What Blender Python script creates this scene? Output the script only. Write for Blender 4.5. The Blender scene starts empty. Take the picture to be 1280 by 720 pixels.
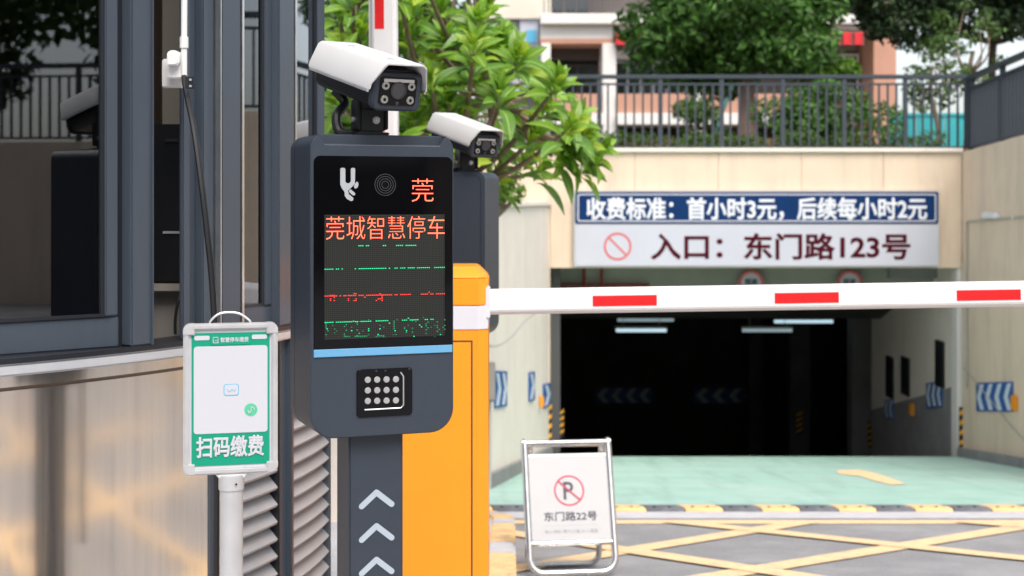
import bpy, bmesh, math, random
from mathutils import Vector, Matrix
from math import radians as R, sin, cos, pi
random.seed(7)
S = bpy.context.scene
COL = S.collection
# ------------------------------------------------------------------ camera
CAMZ, F = 1.35, 1800.0                      # eye height, focal length in 1280-px units
HZ = 250.0                                  # horizon row
cd = bpy.data.cameras.new('camera'); cam = bpy.data.objects.new('camera', cd); COL.objects.link(cam)
cam.location = (0, 0, CAMZ); cam.rotation_euler = (R(90), 0, 0)
cd.sensor_width = 36; cd.lens = 36 * F / 1280; cd.shift_y = -(360 - HZ) / 1280
cd.clip_start = 0.05; cd.clip_end = 2000
cd.dof.use_dof = True; cd.dof.focus_distance = 3.05; cd.dof.aperture_fstop = 6.0
S.camera = cam
# ------------------------------------------------------------------ world, sun, exposure
SUN_DIR = Vector((0.28, -0.78, 1.2)).normalized()
w = bpy.data.worlds.new('World'); S.world = w; w.use_nodes = True
nt = w.node_tree; bg = nt.nodes['Background']
sky = nt.nodes.new('ShaderNodeTexSky'); sky.sky_type = 'NISHITA'; sky.sun_disc = False
sky.sun_elevation = math.asin(SUN_DIR.z); sky.sun_rotation = math.atan2(SUN_DIR.x, SUN_DIR.y)
sky.air_density = 1.0; sky.dust_density = 2.5; sky.ozone_density = 1.0
hs = nt.nodes.new('ShaderNodeHueSaturation'); hs.inputs['Saturation'].default_value = .42   # thin bright overcast
nt.links.new(sky.outputs[0], hs.inputs['Color']); nt.links.new(hs.outputs[0], bg.inputs[0]); bg.inputs[1].default_value = 0.125
sl = bpy.data.lights.new('sun', 'SUN'); sl.energy = 1.45; sl.angle = R(32); sl.color = (1, .93, .84)
so = bpy.data.objects.new('sun', sl); COL.objects.link(so)
so.rotation_euler = SUN_DIR.to_track_quat('Z', 'Y').to_euler(); so.location = (8, -6, 20)
S.view_settings.view_transform = 'Standard'; S.view_settings.look = 'None'
S.view_settings.exposure = 1.08; S.view_settings.gamma = 1.0
S.render.engine = 'CYCLES'
S.cycles.use_denoising = True
S.cycles.max_bounces = 8; S.cycles.diffuse_bounces = 4; S.cycles.glossy_bounces = 4
S.cycles.transparent_max_bounces = 12; S.cycles.sample_clamp_indirect = 6
# ------------------------------------------------------------------ materials
def mat(name, col, rough=.5, metal=0., var=.0, vscale=4., bump=0., bscale=60., emit=0., spec=.5, aniso=0., coat=0.,
        rvar=0., island=0., stretch=(1, 1, 1), trans=0., ecol=None):
    m = bpy.data.materials.new(name); m.use_nodes = True
    n, l = m.node_tree.nodes, m.node_tree.links
    p = n['Principled BSDF']
    p.inputs['Base Color'].default_value = (*col, 1)
    p.inputs['Roughness'].default_value = rough; p.inputs['Metallic'].default_value = metal
    p.inputs['Specular IOR Level'].default_value = spec
    p.inputs['Coat Weight'].default_value = coat
    if aniso: p.inputs['Anisotropic'].default_value = aniso
    if emit:
        p.inputs['Emission Color'].default_value = (*(ecol or col), 1); p.inputs['Emission Strength'].default_value = emit
    if var or bump or rvar:
        tc = n.new('ShaderNodeTexCoord'); mp = n.new('ShaderNodeMapping'); l.new(tc.outputs['Object'], mp.inputs[0])
        mp.inputs['Scale'].default_value = stretch
        nz = n.new('ShaderNodeTexNoise'); nz.inputs['Scale'].default_value = vscale; nz.inputs['Detail'].default_value = 7
        nz.inputs['Roughness'].default_value = .62
        l.new(mp.outputs[0], nz.inputs['Vector'])
    if var or island:
        mx = n.new('ShaderNodeMix'); mx.data_type = 'RGBA'
        mx.inputs['A'].default_value = (*[max(0, c * (1 - max(var, island))) for c in col], 1)
        mx.inputs['B'].default_value = (*[min(1, c * (1 + max(var, island))) for c in col], 1)
        if island:
            g = n.new('ShaderNodeNewGeometry'); l.new(g.outputs['Random Per Island'], mx.inputs['Factor'])
        else:
            rr = n.new('ShaderNodeMapRange'); rr.inputs[1].default_value = .3; rr.inputs[2].default_value = .7
            l.new(nz.outputs[0], rr.inputs[0]); l.new(rr.outputs[0], mx.inputs['Factor'])
        l.new(mx.outputs['Result'], p.inputs['Base Color'])
    if rvar:
        r2 = n.new('ShaderNodeMapRange'); r2.inputs[1].default_value = .3; r2.inputs[2].default_value = .7
        r2.inputs[3].default_value = max(0, rough - rvar); r2.inputs[4].default_value = rough + rvar
        l.new(nz.outputs[0], r2.inputs[0]); l.new(r2.outputs[0], p.inputs['Roughness'])
    if bump:
        n2 = n.new('ShaderNodeTexNoise'); n2.inputs['Scale'].default_value = bscale; n2.inputs['Detail'].default_value = 4
        l.new(tc.outputs['Object'], n2.inputs['Vector'])
        b = n.new('ShaderNodeBump'); b.inputs['Strength'].default_value = bump; b.inputs['Distance'].default_value = .004
        l.new(n2.outputs[0], b.inputs['Height']); l.new(b.outputs[0], p.inputs['Normal'])
    if trans:
        t = n.new('ShaderNodeBsdfTranslucent'); ms = n.new('ShaderNodeMixShader'); ms.inputs[0].default_value = trans
        if var or island: l.new(mx.outputs['Result'], t.inputs[0])
        else: t.inputs[0].default_value = (*col, 1)
        l.new(p.outputs[0], ms.inputs[1]); l.new(t.outputs[0], ms.inputs[2])
        l.new(ms.outputs[0], n['Material Output'].inputs[0])
    return m
def two_tone(m, stain, scale, lo, hi, stretch=(1, 1, 1), strength=1.0):
    """worn patches of another colour over a material's own base colour"""
    n, l = m.node_tree.nodes, m.node_tree.links; p = n['Principled BSDF']
    src = p.inputs['Base Color'].links[0].from_socket if p.inputs['Base Color'].links else None
    tc = n.new('ShaderNodeTexCoord'); mp = n.new('ShaderNodeMapping'); mp.inputs['Scale'].default_value = stretch
    nz = n.new('ShaderNodeTexNoise'); nz.inputs['Scale'].default_value = scale; nz.inputs['Detail'].default_value = 9
    nz.inputs['Roughness'].default_value = .7
    l.new(tc.outputs['Object'], mp.inputs[0]); l.new(mp.outputs[0], nz.inputs['Vector'])
    r = n.new('ShaderNodeMapRange'); r.inputs[1].default_value = lo; r.inputs[2].default_value = hi; r.inputs[4].default_value = strength
    l.new(nz.outputs[0], r.inputs[0])
    mx = n.new('ShaderNodeMix'); mx.data_type = 'RGBA'
    if src: l.new(src, mx.inputs['A'])
    else: mx.inputs['A'].default_value = p.inputs['Base Color'].default_value[:]
    mx.inputs['B'].default_value = (*stain, 1); l.new(r.outputs[0], mx.inputs['Factor'])
    l.new(mx.outputs['Result'], p.inputs['Base Color'])
    return m
M = {}
M['asphalt'] = two_tone(mat('asphalt', (.25, .245, .255), .85, var=.35, vscale=90, bump=.9, bscale=160), (.36, .355, .36), 1.6, .42, .72)
M['green'] = two_tone(two_tone(mat('green_coat', (.32, .52, .445), .6, var=.08, vscale=3, bump=.25, bscale=80), (.46, .58, .53), .7, .45, .7, (1, 3, 1), .8), (.22, .33, .29), 1.6, .50, .74, (2.4, .22, 1), .7)
M['concrete'] = two_tone(mat('concrete_strip', (.52, .51, .53), .8, var=.1, vscale=8, bump=.3), (.35, .34, .34), 5, .55, .75)
M['road_yellow'] = two_tone(mat('road_yellow', (.84, .585, .33), .7, var=.08, vscale=12, bump=.4, bscale=140), (.42, .37, .31), 11, .52, .68, strength=.8)
M['block_yellow'] = two_tone(mat('bump_yellow', (.82, .52, .24), .6, var=.12, vscale=9, bump=.3), (.22, .2, .17), 11, .55, .7)
M['block_black'] = two_tone(mat('bump_grey', (.12, .125, .145), .65, var=.25, vscale=9, bump=.3), (.24, .24, .24), 11, .55, .75)
M['cream'] = two_tone(mat('cream_wall', (.72, .58, .445), .85, var=.05, vscale=2, bump=.15, bscale=40), (.44, .37, .29), 1.3, .48, .8, (2.2, 2.2, .3), .65)
M['cream_side'] = two_tone(mat('pale_wall', (.80, .725, .65), .85, var=.05, vscale=2, bump=.15, bscale=40), (.47, .43, .37), 1.5, .55, .85, (2.5, 2.5, .3), .6)
M['wall_grey'] = mat('grey_skirting', (.25, .25, .25), .8, var=.15, vscale=3)
M['jamb_dark'] = mat('dark_jamb', (.07, .072, .075), .6)
M['beam'] = mat('beam_grey_green', (.30, .31, .27), .85, var=.1, vscale=2)
M['dark_in'] = mat('shade_darkened_lining', (.065, .062, .058), .9, var=.3, vscale=2)  # garage gloom put into the colour of inner walls and ceiling
M['dark_floor'] = mat('shade_darkened_floor', (.07, .07, .07), .7, var=.3, vscale=2)  # deep shade painted into the ramp floor and far pillars
M['body'] = mat('powder_coat_slate', (.033, .044, .063), .42, var=.06, vscale=40, bump=.12, bscale=900)
M['black_gloss'] = mat('black_screen_glass', (.003, .003, .004), .05, spec=.3)
M['black'] = mat('black_plastic', (.010, .011, .014), .38, bump=.1, bscale=700)
M['black_matte'] = mat('black_rubber', (.012, .012, .014), .6, bump=.1, bscale=300)
M['blue_strip'] = mat('light_blue_strip', (.13, .36, .60), .4)
M['print'] = mat('pale_print', (.40, .47, .55), .5)
M['logo'] = mat('silver_print', (.38, .40, .43), .45)
M['white'] = mat('white_paint', (.66, .66, .66), .32, var=.025, vscale=10, bump=.05, bscale=300)
M['arm'] = two_tone(mat('white_arm', (.80, .80, .82), .4, var=.03, vscale=6), (.55, .53, .5), 9, .62, .8, (1, 4, 4), .5)
M['red'] = mat('red_reflector', (.72, .015, .018), .35, var=.1, vscale=30)
M['yellow'] = two_tone(mat('orange_yellow_paint', (.90, .325, .014), .38, var=.03, vscale=5, bump=.1, bscale=500), (.75, .29, .03), 6, .55, .85, (1, 1, .4), .4)
M['band'] = two_tone(mat('white_reflective_band', (.68, .68, .74), .35, var=.04, vscale=8), (.5, .49, .5), 20, .6, .8)
M['alu'] = mat('anodised_aluminium', (.72, .73, .75), .33, .85, var=.05, vscale=20, rvar=.08)
M['alu_matte'] = mat('satin_aluminium', (.62, .62, .63), .45, .55, var=.05, vscale=20, rvar=.06)
M['steel_dark'] = mat('dark_brown_steel_seam', (.22, .18, .15), .4, .8)  # dark brown metal for the groove between the sheets
M['sill'] = mat('sill_aluminium', (.60, .62, .66), .38, .35, var=.03, vscale=30)
M['chrome'] = mat('stainless_tube', (.72, .71, .70), .2, .95, var=.08, vscale=14, rvar=.08)
M['steel'] = mat('brushed_steel', (.88, .80, .71), .13, 1., var=.10, vscale=5, rvar=.03, stretch=(5, 5, .15), aniso=.6)
def vertical_ripple(m, sc, dist):
    n, l = m.node_tree.nodes, m.node_tree.links; tc = n.new('ShaderNodeTexCoord'); mp = n.new('ShaderNodeMapping'); mp.inputs['Scale'].default_value = (1, 1, .05)
    nz = n.new('ShaderNodeTexNoise'); nz.inputs['Scale'].default_value = sc; nz.inputs['Detail'].default_value = 3; b = n.new('ShaderNodeBump')
    b.inputs['Distance'].default_value = dist; b.inputs['Strength'].default_value = 1
    l.new(tc.outputs['Object'], mp.inputs[0]); l.new(mp.outputs[0], nz.inputs['Vector']); l.new(nz.outputs[0], b.inputs['Height']); l.new(b.outputs[0], n['Principled BSDF'].inputs['Normal'])
vertical_ripple(M['steel'], 7, .0014)
M['frame'] = mat('grey_blue_window_frame', (.072, .090, .118), .34, .2, var=.03, vscale=12, stretch=(6, 6, .5), rvar=.06)
M['frame_dark'] = mat('dark_window_gasket', (.014, .016, .022), .4)
M['louvre'] = mat('painted_louvre', (.36, .365, .38), .45, .0, var=.06, vscale=8)
M['booth_in'] = mat('booth_interior', (.045, .042, .040), .8, var=.2, vscale=2)
M['booth_cream'] = mat('booth_cream_panel', (.50, .46, .40), .7)
M['booth_brown'] = mat('booth_brown_trim', (.055, .035, .022), .6)
M['socket'] = mat('white_plastic', (.75, .75, .74), .4)
M['paper'] = mat('white_acrylic', (.55, .56, .61), .35)
M['notice'] = mat('notice_board_white', (.50, .50, .52), .4, var=.03, vscale=6)
M['sg'] = mat('sign_green', (.0, .29, .175), .4)
M['sg2'] = mat('mint_badge', (.10, .50, .30), .4)
M['cyan'] = mat('badge_blue', (.12, .45, .68), .4)
M['pale_blue'] = mat('badge_pale', (.60, .75, .86), .4)
M['sign_white'] = mat('sign_white', (.52, .53, .60), .4, var=.03, vscale=2)
M['sign_text'] = mat('sign_lettering_white', (.72, .74, .80), .4)
M['sign_blue'] = mat('sign_blue', (.004, .030, .115), .6, var=.1, vscale=2, spec=.12)
M['sign_maroon'] = mat('sign_maroon', (.065, .002, .010), .6, spec=.1)
M['sign_red'] = mat('sign_red', (.62, .12, .12), .45)
M['a_red'] = mat('prohibition_red', (.50, .04, .09), .45)
M['a_ink'] = mat('dark_ink', (.06, .065, .09), .5)
M['faint'] = mat('faded_ink', (.42, .43, .45), .5)
M['chev_blue'] = mat('chevron_blue', (.035, .12, .36), .45, var=.1, vscale=4)
M['chev_white'] = mat('chevron_white', (.62, .70, .80), .45)
M['guard_y'] = mat('guard_yellow', (.72, .36, .02), .5)
M['guard_b'] = mat('guard_black', (.012, .012, .012), .6)
M['rail'] = mat('railing_grey', (.055, .068, .085), .45, .2, var=.1, vscale=10)
M['bark'] = mat('bark', (.10, .075, .06), .9, var=.4, vscale=9, bump=.8, bscale=30, stretch=(1, 1, .3))
M['bark_red'] = mat('reddish_bark', (.27, .18, .15), .9, var=.3, vscale=9, bump=.8, bscale=30, stretch=(1, 1, .3))
M['branch'] = mat('grey_brown_branch', (.20, .145, .10), .8, var=.3, vscale=14, bump=.4)
M['leaf'] = mat('plumeria_leaf', (.22, .42, .035), .38, island=.35, trans=.5, spec=.55)
M['leaf2'] = mat('plumeria_leaf_young', (.44, .60, .05), .38, var=.2, vscale=9, trans=.55)
M['leaf3'] = mat('plumeria_leaf_deep', (.14, .30, .045), .34, var=.2, vscale=9, trans=.4)
M['vein'] = mat('pale_midrib', (.30, .42, .10), .5)
M['crown'] = mat('dark_green_leaf', (.075, .18, .028), .5, island=.55, trans=.3)
M['crown_dark'] = mat('deep_green_leaf', (.032, .07, .022), .5, island=.5, trans=.25)
M['crown_light'] = mat('light_green_leaf', (.13, .25, .03), .5, island=.5, trans=.4)
M['crown_mid'] = mat('mid_green_leaf', (.08, .155, .03), .5, island=.5, trans=.35)
M['salmon'] = mat('salmon_tile', (.50, .265, .185), .8, var=.06, vscale=1.5)
M['b_white'] = mat('building_white', (.72, .69, .66), .8, var=.04, vscale=1)
M['b_cream'] = mat('building_cream', (.70, .64, .54), .8, var=.05, vscale=1)
M['b_dark'] = mat('recess_brown', (.10, .085, .08), .8, var=.2, vscale=1)
M['b_glass'] = mat('building_window_glass', (.03, .035, .04), .08, spec=.8)
M['b_grey'] = mat('building_grey', (.42, .45, .50), .8)
M['b_red'] = mat('shop_red', (.75, .02, .03), .5)
M['teal'] = mat('teal_sheet', (.04, .42, .46), .6, var=.1, vscale=2)
M['stake'] = mat('green_stake', (.07, .20, .17), .6)
M['tube'] = mat('lit_tube', (.62, .84, .95), .4, emit=.42)
M['tube_dim'] = mat('dim_lit_tube', (.5, .66, .72), .4, emit=.2)
M['fixture'] = mat('lamp_fixture', (.4, .42, .42), .5)
M['pipe_red'] = mat('red_pipe', (.25, .02, .02), .45)
M['paving'] = mat('terrace_soil', (.12, .11, .08), .9, var=.3, vscale=2)
M['taupe'] = mat('taupe_box', (.27, .25, .23), .6)
M['orange_box'] = mat('orange_alarm_box', (.75, .30, .02), .5)
M['led_red'] = mat('led_red', (1, .16, .08), .5, emit=.95, ecol=(1, .11, .05))
M['led_white'] = mat('led_core', (1, .22, .12), .5, emit=1.1, ecol=(1, .25, .15))
M['led_green'] = mat('led_green', (.0, .5, .2), .5, emit=.5, ecol=(0, .75, .30))
M['led_green_dim'] = mat('led_green_dim', (.0, .3, .12), .5, emit=.12, ecol=(0, .6, .25))
M['led_red_dim'] = mat('led_red_dim', (.6, .03, .02), .5, emit=.7, ecol=(.9, .03, .02))
M['silver'] = mat('silver_button', (.58, .58, .59), .35, .6)
M['lens'] = mat('camera_lens', (.006, .006, .01), .03, spec=1.0, coat=1.)
M['lens_ring'] = mat('lens_ring', (.035, .035, .037), .4)
M['ir'] = mat('infrared_led', (.40, .40, .38), .18, .7)
M['cable'] = mat('black_cable', (.010, .010, .012), .45)
M['cable_grey'] = mat('grey_cable', (.40, .39, .36), .6)

def glass_mat(name, tint, refl):
    m = bpy.data.materials.new(name); m.use_nodes = True
    n, l = m.node_tree.nodes, m.node_tree.links; n.clear()
    o = n.new('ShaderNodeOutputMaterial'); t = n.new('ShaderNodeBsdfTransparent'); t.inputs[0].default_value = (*tint, 1)
    g = n.new('ShaderNodeBsdfGlossy'); g.inputs['Roughness'].default_value = .012; g.inputs[0].default_value = (.95, .97, 1, 1)
    lw = n.new('ShaderNodeFresnel'); lw.inputs[0].default_value = 1.52
    mt = n.new('ShaderNodeMath'); mt.operation = 'MULTIPLY'; mt.inputs[1].default_value = refl; mt.use_clamp = True
    mx = n.new('ShaderNodeMixShader'); l.new(lw.outputs[0], mt.inputs[0]); l.new(mt.outputs[0], mx.inputs[0])
    l.new(t.outputs[0], mx.inputs[1]); l.new(g.outputs[0], mx.inputs[2]); l.new(mx.outputs[0], o.inputs[0])
    return m
M['pane'] = glass_mat('tinted_window_glass', (.40, .42, .43), 2.3)
M['lens_glass'] = glass_mat('clear_lens_glass', (.45, .45, .45), 1.3)

def matrix_mat():
    """unlit LED dots: a fine regular print of grey dots on a black face"""
    m = mat('led_matrix_face', (.02, .02, .018), .35)
    n, l = m.node_tree.nodes, m.node_tree.links; p = n['Principled BSDF']
    tc = n.new('ShaderNodeTexCoord'); sp = n.new('ShaderNodeSeparateXYZ'); l.new(tc.outputs['Object'], sp.inputs[0])
    outs = []
    for ax in (0, 2):
        a = n.new('ShaderNodeMath'); a.operation = 'MULTIPLY'; a.inputs[1].default_value = 1 / .00415
        f = n.new('ShaderNodeMath'); f.operation = 'FRACT'; s = n.new('ShaderNodeMath'); s.operation = 'SUBTRACT'; s.inputs[1].default_value = .5
        q = n.new('ShaderNodeMath'); q.operation = 'ABSOLUTE'; c = n.new('ShaderNodeMath'); c.operation = 'LESS_THAN'; c.inputs[1].default_value = .27
        l.new(sp.outputs[ax], a.inputs[0]); l.new(a.outputs[0], f.inputs[0]); l.new(f.outputs[0], s.inputs[0]); l.new(s.outputs[0], q.inputs[0]); l.new(q.outputs[0], c.inputs[0])
        outs.append(c)
    mu = n.new('ShaderNodeMath'); mu.operation = 'MULTIPLY'; l.new(outs[0].outputs[0], mu.inputs[0]); l.new(outs[1].outputs[0], mu.inputs[1])
    mx = n.new('ShaderNodeMix'); mx.data_type = 'RGBA'; mx.inputs['A'].default_value = (.005, .0055, .005, 1); mx.inputs['B'].default_value = (.040, .044, .038, 1)
    l.new(mu.outputs[0], mx.inputs['Factor']); l.new(mx.outputs['Result'], p.inputs['Base Color'])
    return m
M['matrix'] = matrix_mat()

# ------------------------------------------------------------------ object helpers
TM = {}
def I(): return Matrix.Identity(4)
def tag(o, label=None, cat=None, group=None, kind=None):
    if label: o['label'] = label
    if cat: o['category'] = cat
    if group: o['group'] = group
    if kind: o['kind'] = kind
    return o
def thing(name, label, cat, loc=(0, 0, 0), rz=0., group=None):
    o = bpy.data.objects.new(name, None); COL.objects.link(o); o.empty_display_size = .1
    o.location = loc; o.rotation_euler = (0, 0, rz)
    TM[o.name] = Matrix.Translation(loc) @ Matrix.Rotation(rz, 4, 'Z')
    return tag(o, label, cat, group)
def obj(name, bm, m, parent=None, world=False, bevel=0., seg=2, smooth=35, label=None, kind=None, cat=None, group=None):
    """link a bmesh as ONE mesh object; world=True: its coordinates are the place's, not the parent's"""
    if bevel:
        es = [e for e in bm.edges if len(e.link_faces) == 2 and e.calc_face_angle(0) > R(30)]
        bmesh.ops.bevel(bm, geom=es, offset=bevel, segments=seg, affect='EDGES', clamp_overlap=True)
    T = TM.get(parent.name, I()) if parent else I()
    if world and parent: bm.transform(T.inverted())
    me = bpy.data.meshes.new(name)
    if smooth:
        for f in bm.faces: f.smooth = True
        for e in bm.edges:
            if len(e.link_faces) == 2 and e.calc_face_angle(0) > R(smooth): e.smooth = False
    bm.to_mesh(me); bm.free()
    o = bpy.data.objects.new(name, me); COL.objects.link(o)
    for mm in (m if isinstance(m, (list, tuple)) else [m]): me.materials.append(mm)
    if parent: o.parent = parent
    TM[o.name] = T
    return tag(o, label, cat, group, kind)
def share(o, parent=None, loc=None, rot=None, scale=None):
    c = o.copy(); COL.objects.link(c)
    if parent: c.parent = parent
    if loc is not None: c.location = loc
    if rot is not None: c.rotation_euler = rot
    if scale is not None: c.scale = scale
    TM[c.name] = TM.get(parent.name, I()) if parent else I()
    return c
def copy_tree(o, parent=None):
    c = o.copy(); COL.objects.link(c); c.parent = parent
    TM[c.name] = TM.get(o.name, I())
    for ch in list(o.children): copy_tree(ch, c)
    return c
def box(bm, x0, x1, y0, y1, z0, z1, T=None):
    r = bmesh.ops.create_cube(bm, size=1)
    mt = Matrix.Translation(((x0 + x1) / 2, (y0 + y1) / 2, (z0 + z1) / 2)) @ Matrix.Diagonal((abs(x1 - x0), abs(y1 - y0), abs(z1 - z0), 1))
    bmesh.ops.transform(bm, matrix=(T @ mt) if T else mt, verts=r['verts'])
def bx(*a, T=None):
    bm = bmesh.new(); box(bm, *a, T=T); return bm
def prism(pts, y0, y1, bm=None, T=None):
    """outline of (x, z) points extruded from y0 (front) to y1 (back)"""
    bm = bm or bmesh.new()
    a = [bm.verts.new((x, y0, z)) for x, z in pts]; b = [bm.verts.new((x, y1, z)) for x, z in pts]
    n = len(pts)
    fs = [bm.faces.new(a), bm.faces.new(b[::-1])] + [bm.faces.new((a[i], b[i], b[(i + 1) % n], a[(i + 1) % n])) for i in range(n)]
    if T: bmesh.ops.transform(bm, matrix=T, verts=a + b)
    bmesh.ops.recalc_face_normals(bm, faces=fs)
    return bm
def rrect(x0, x1, z0, z1, r, n=5):
    """rounded rectangle; r = one radius or four (bl, br, tr, tl)"""
    if not isinstance(r, (tuple, list)): r = (r,) * 4
    cs = [(x0 + r[0], z0 + r[0], 180, r[0]), (x1 - r[1], z0 + r[1], 270, r[1]), (x1 - r[2], z1 - r[2], 0, r[2]), (x0 + r[3], z1 - r[3], 90, r[3])]
    return [(cx + q * cos(R(a + 90 * k / n)), cz + q * sin(R(a + 90 * k / n))) for cx, cz, a, q in cs for k in range(n + 1)]
def tube(path, r, n=10, bm=None, closed=False, caps=True):
    bm = bm or bmesh.new(); P = [Vector(p) for p in path]; rings = []; m = len(P)
    rr = r if isinstance(r, (list, tuple)) else [r] * m
    up = None
    for i, p in enumerate(P):
        if closed: t = (P[(i + 1) % m] - P[i - 1])
        else: t = (P[min(i + 1, m - 1)] - P[max(i - 1, 0)])
        t.normalize()
        if up is None:
            up = Vector((0, 0, 1)) if abs(t.z) < .9 else Vector((1, 0, 0))
        u = (up - up.dot(t) * t).normalized(); v = t.cross(u); up = u
        rings.append([bm.verts.new(p + rr[i] * (cos(2 * pi * k / n) * u + sin(2 * pi * k / n) * v)) for k in range(n)])
    for i in range(m if closed else m - 1):
        A, B = rings[i], rings[(i + 1) % m]
        for k in range(n): bm.faces.new((A[k], A[(k + 1) % n], B[(k + 1) % n], B[k]))
    if not closed and caps: bm.faces.new(rings[0][::-1]); bm.faces.new(rings[-1])
    bmesh.ops.recalc_face_normals(bm, faces=bm.faces)
    return bm
def smooth_path(pts, k=6):
    P = [Vector(p) for p in pts]; out = []
    for i in range(len(P) - 1):
        a, b, c, d = P[max(i - 1, 0)], P[i], P[i + 1], P[min(i + 2, len(P) - 1)]
        for j in range(k):
            t = j / k
            out.append(.5 * ((2 * b) + (c - a) * t + (2 * a - 5 * b + 4 * c - d) * t * t + (3 * b - a - 3 * c + d) * t ** 3))
    return out + [P[-1]]
def cyl(cx, cz, r, y0, y1, n=20, bm=None): return prism([(cx + r * cos(2 * pi * k / n), cz + r * sin(2 * pi * k / n)) for k in range(n)], y0, y1, bm)
def ringxz(cx, cz, r0, r1, y0, y1, n=40, bm=None):
    bm = bm or bmesh.new(); V = []
    for k in range(n):
        c, s = cos(2 * pi * k / n), sin(2 * pi * k / n)
        V.append([bm.verts.new((cx + r * c, y, cz + r * s)) for r, y in ((r0, y0), (r1, y0), (r1, y1), (r0, y1))])
    for k in range(n):
        A, B = V[k], V[(k + 1) % n]
        for j in range(4): bm.faces.new((A[j], A[(j + 1) % 4], B[(j + 1) % 4], B[j]))
    bmesh.ops.recalc_face_normals(bm, faces=bm.faces)
    return bm
def text(name, body, size, m, parent, T, bold=0., align='CENTER', width=None, height=None, depth=.0004, world=False, kind=None, label=None, split=False):
    """lettering as thin mesh standing in the XZ plane, facing -Y; centred on T; width/height stretch it to that size"""
    pre = []
    if split:
        for k in range(1, len(body) + 1):
            c = bpy.data.curves.new(name, 'FONT'); c.body = body[:k]; c.size = size; o = bpy.data.objects.new('tmp_text', c); COL.objects.link(o)
            dg = bpy.context.evaluated_depsgraph_get(); me = bpy.data.meshes.new_from_object(o.evaluated_get(dg)); pre.append(max(v.co.x for v in me.vertices) + bold)
            bpy.data.objects.remove(o); bpy.data.curves.remove(c); bpy.data.meshes.remove(me)
    c = bpy.data.curves.new(name, 'FONT'); c.body = body; c.size = size; c.offset = min(0, bold); c.bevel_depth = max(0, bold); c.bevel_resolution = 0; c.extrude = depth
    c.resolution_u = 3; c.align_x = 'LEFT'
    o = bpy.data.objects.new('tmp_text', c); COL.objects.link(o)
    dg = bpy.context.evaluated_depsgraph_get(); me = bpy.data.meshes.new_from_object(o.evaluated_get(dg))
    bpy.data.objects.remove(o); bpy.data.curves.remove(c)
    bm = bmesh.new(); bm.from_mesh(me); bpy.data.meshes.remove(me)
    for v in bm.verts: v.co.z = max(-depth, min(depth, v.co.z))
    orig = [v.co.x for v in bm.verts]
    xs = [v.co.x for v in bm.verts]; ys = [v.co.y for v in bm.verts]
    x0, x1, y0, y1 = min(xs), max(xs), min(ys), max(ys)
    sx = width / (x1 - x0) if width else 1; sy = height / (y1 - y0) if height else sx
    bm.transform(Matrix.Diagonal((sx, sy, 1, 1)) @ Matrix.Translation((-(x0 + x1) / 2, -(y0 + y1) / 2, 0)))
    bm.transform(T @ Matrix.Rotation(R(90), 4, 'X'))
    if not split: return obj(name, bm, m, parent, world=world, smooth=0, kind=kind, label=label)
    edges_ = [-1e9] + [x0 + (q - x0) for q in pre[:-1]] + [1e9]
    bm.verts.ensure_lookup_table(); seen = set(); out = []
    buckets = [[] for _ in pre]
    for v0 in bm.verts:
        if v0.index in seen: continue
        st = [v0]; isl_ = []; seen.add(v0.index)
        while st:
            v = st.pop(); isl_.append(v.index)
            for e in v.link_edges:
                w_ = e.other_vert(v)
                if w_.index not in seen: seen.add(w_.index); st.append(w_)
        cx_ = (min(orig[i] for i in isl_) + max(orig[i] for i in isl_)) / 2
        for k in range(len(pre)):
            if edges_[k] <= cx_ < edges_[k + 1] + 1e-6: buckets[k] += isl_; break
    for ids in buckets:
        if not ids: continue
        keep = set(ids); b2 = bm.copy(); b2.verts.ensure_lookup_table()
        bmesh.ops.delete(b2, geom=[v for v in b2.verts if v.index not in keep], context='VERTS')
        out.append(obj(name, b2, m, parent, world=world, smooth=0))
    bm.free(); return out
def px(x, y, d): return Vector(((x - 640) / F * d, d, CAMZ + (HZ - y) / F * d))
def zg(y):
    """height of the drive: level by the booth, then falling to the garage mouth"""
    if y <= 0: return 0.
    if y < 3: return -.1 * (y / 3) ** 1.5
    if y < 5: t = (y - 3) / 2; return -.1 - .1 * t - .13 * t * t * .999
    if y < 19.02: return -.33 - .122 * (y - 5)
    return -.33 - .122 * 14.02 - .20 * (y - 19.02)
def gp(x, y):
    d = 1.07 / ((y - HZ) / F - .122)
    return ((x - 640) / F * d, d)

# ================================================================== SETTING
YS = [-60, -30, -15, -8, -4, -2, -1, 0] + [.5 * k for k in range(1, 12)] + [6, 8, 10, 11.3, 13, 15, 17, 19.02]
def drive(x0, x1, ys, dz):
    bm = bmesh.new(); rows = [[bm.verts.new((x, y, zg(y) + dz)) for x in (x0, (x0 + x1) / 2, x1)] for y in ys]
    for a, b in zip(rows, rows[1:]):
        for k in range(2): bm.faces.new((a[k], a[k + 1], b[k + 1], b[k]))
    return bm
obj('road', drive(-60, 60, YS, 0), M['asphalt'], kind='structure', smooth=0)
obj('green_pavement', drive(-3.2, 5.94, [11.75, 13, 15, 17, 19.0], .004), M['green'], kind='structure', smooth=0)
def ground_poly(name, pts, m, dz=.004, kind='structure', world_pts=False):
    bm = bmesh.new(); P = pts if world_pts else [gp(*p) for p in pts]
    bm.faces.new([bm.verts.new((x, y, zg(y) + dz)) for x, y in P]); bmesh.ops.recalc_face_normals(bm, faces=bm.faces)
    if bm.faces[:][0].normal.z < 0: bmesh.ops.reverse_faces(bm, faces=bm.faces)
    return obj(name, bm, m, kind=kind, smooth=0)
ground_poly('gutter_strip', [(-3, 10.75), (5.9, 10.75), (5.9, 11.28), (-3, 11.28)], M['concrete'], world_pts=True)
gs = bpy.data.objects['gutter_strip']
n_mark = [0]
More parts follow.
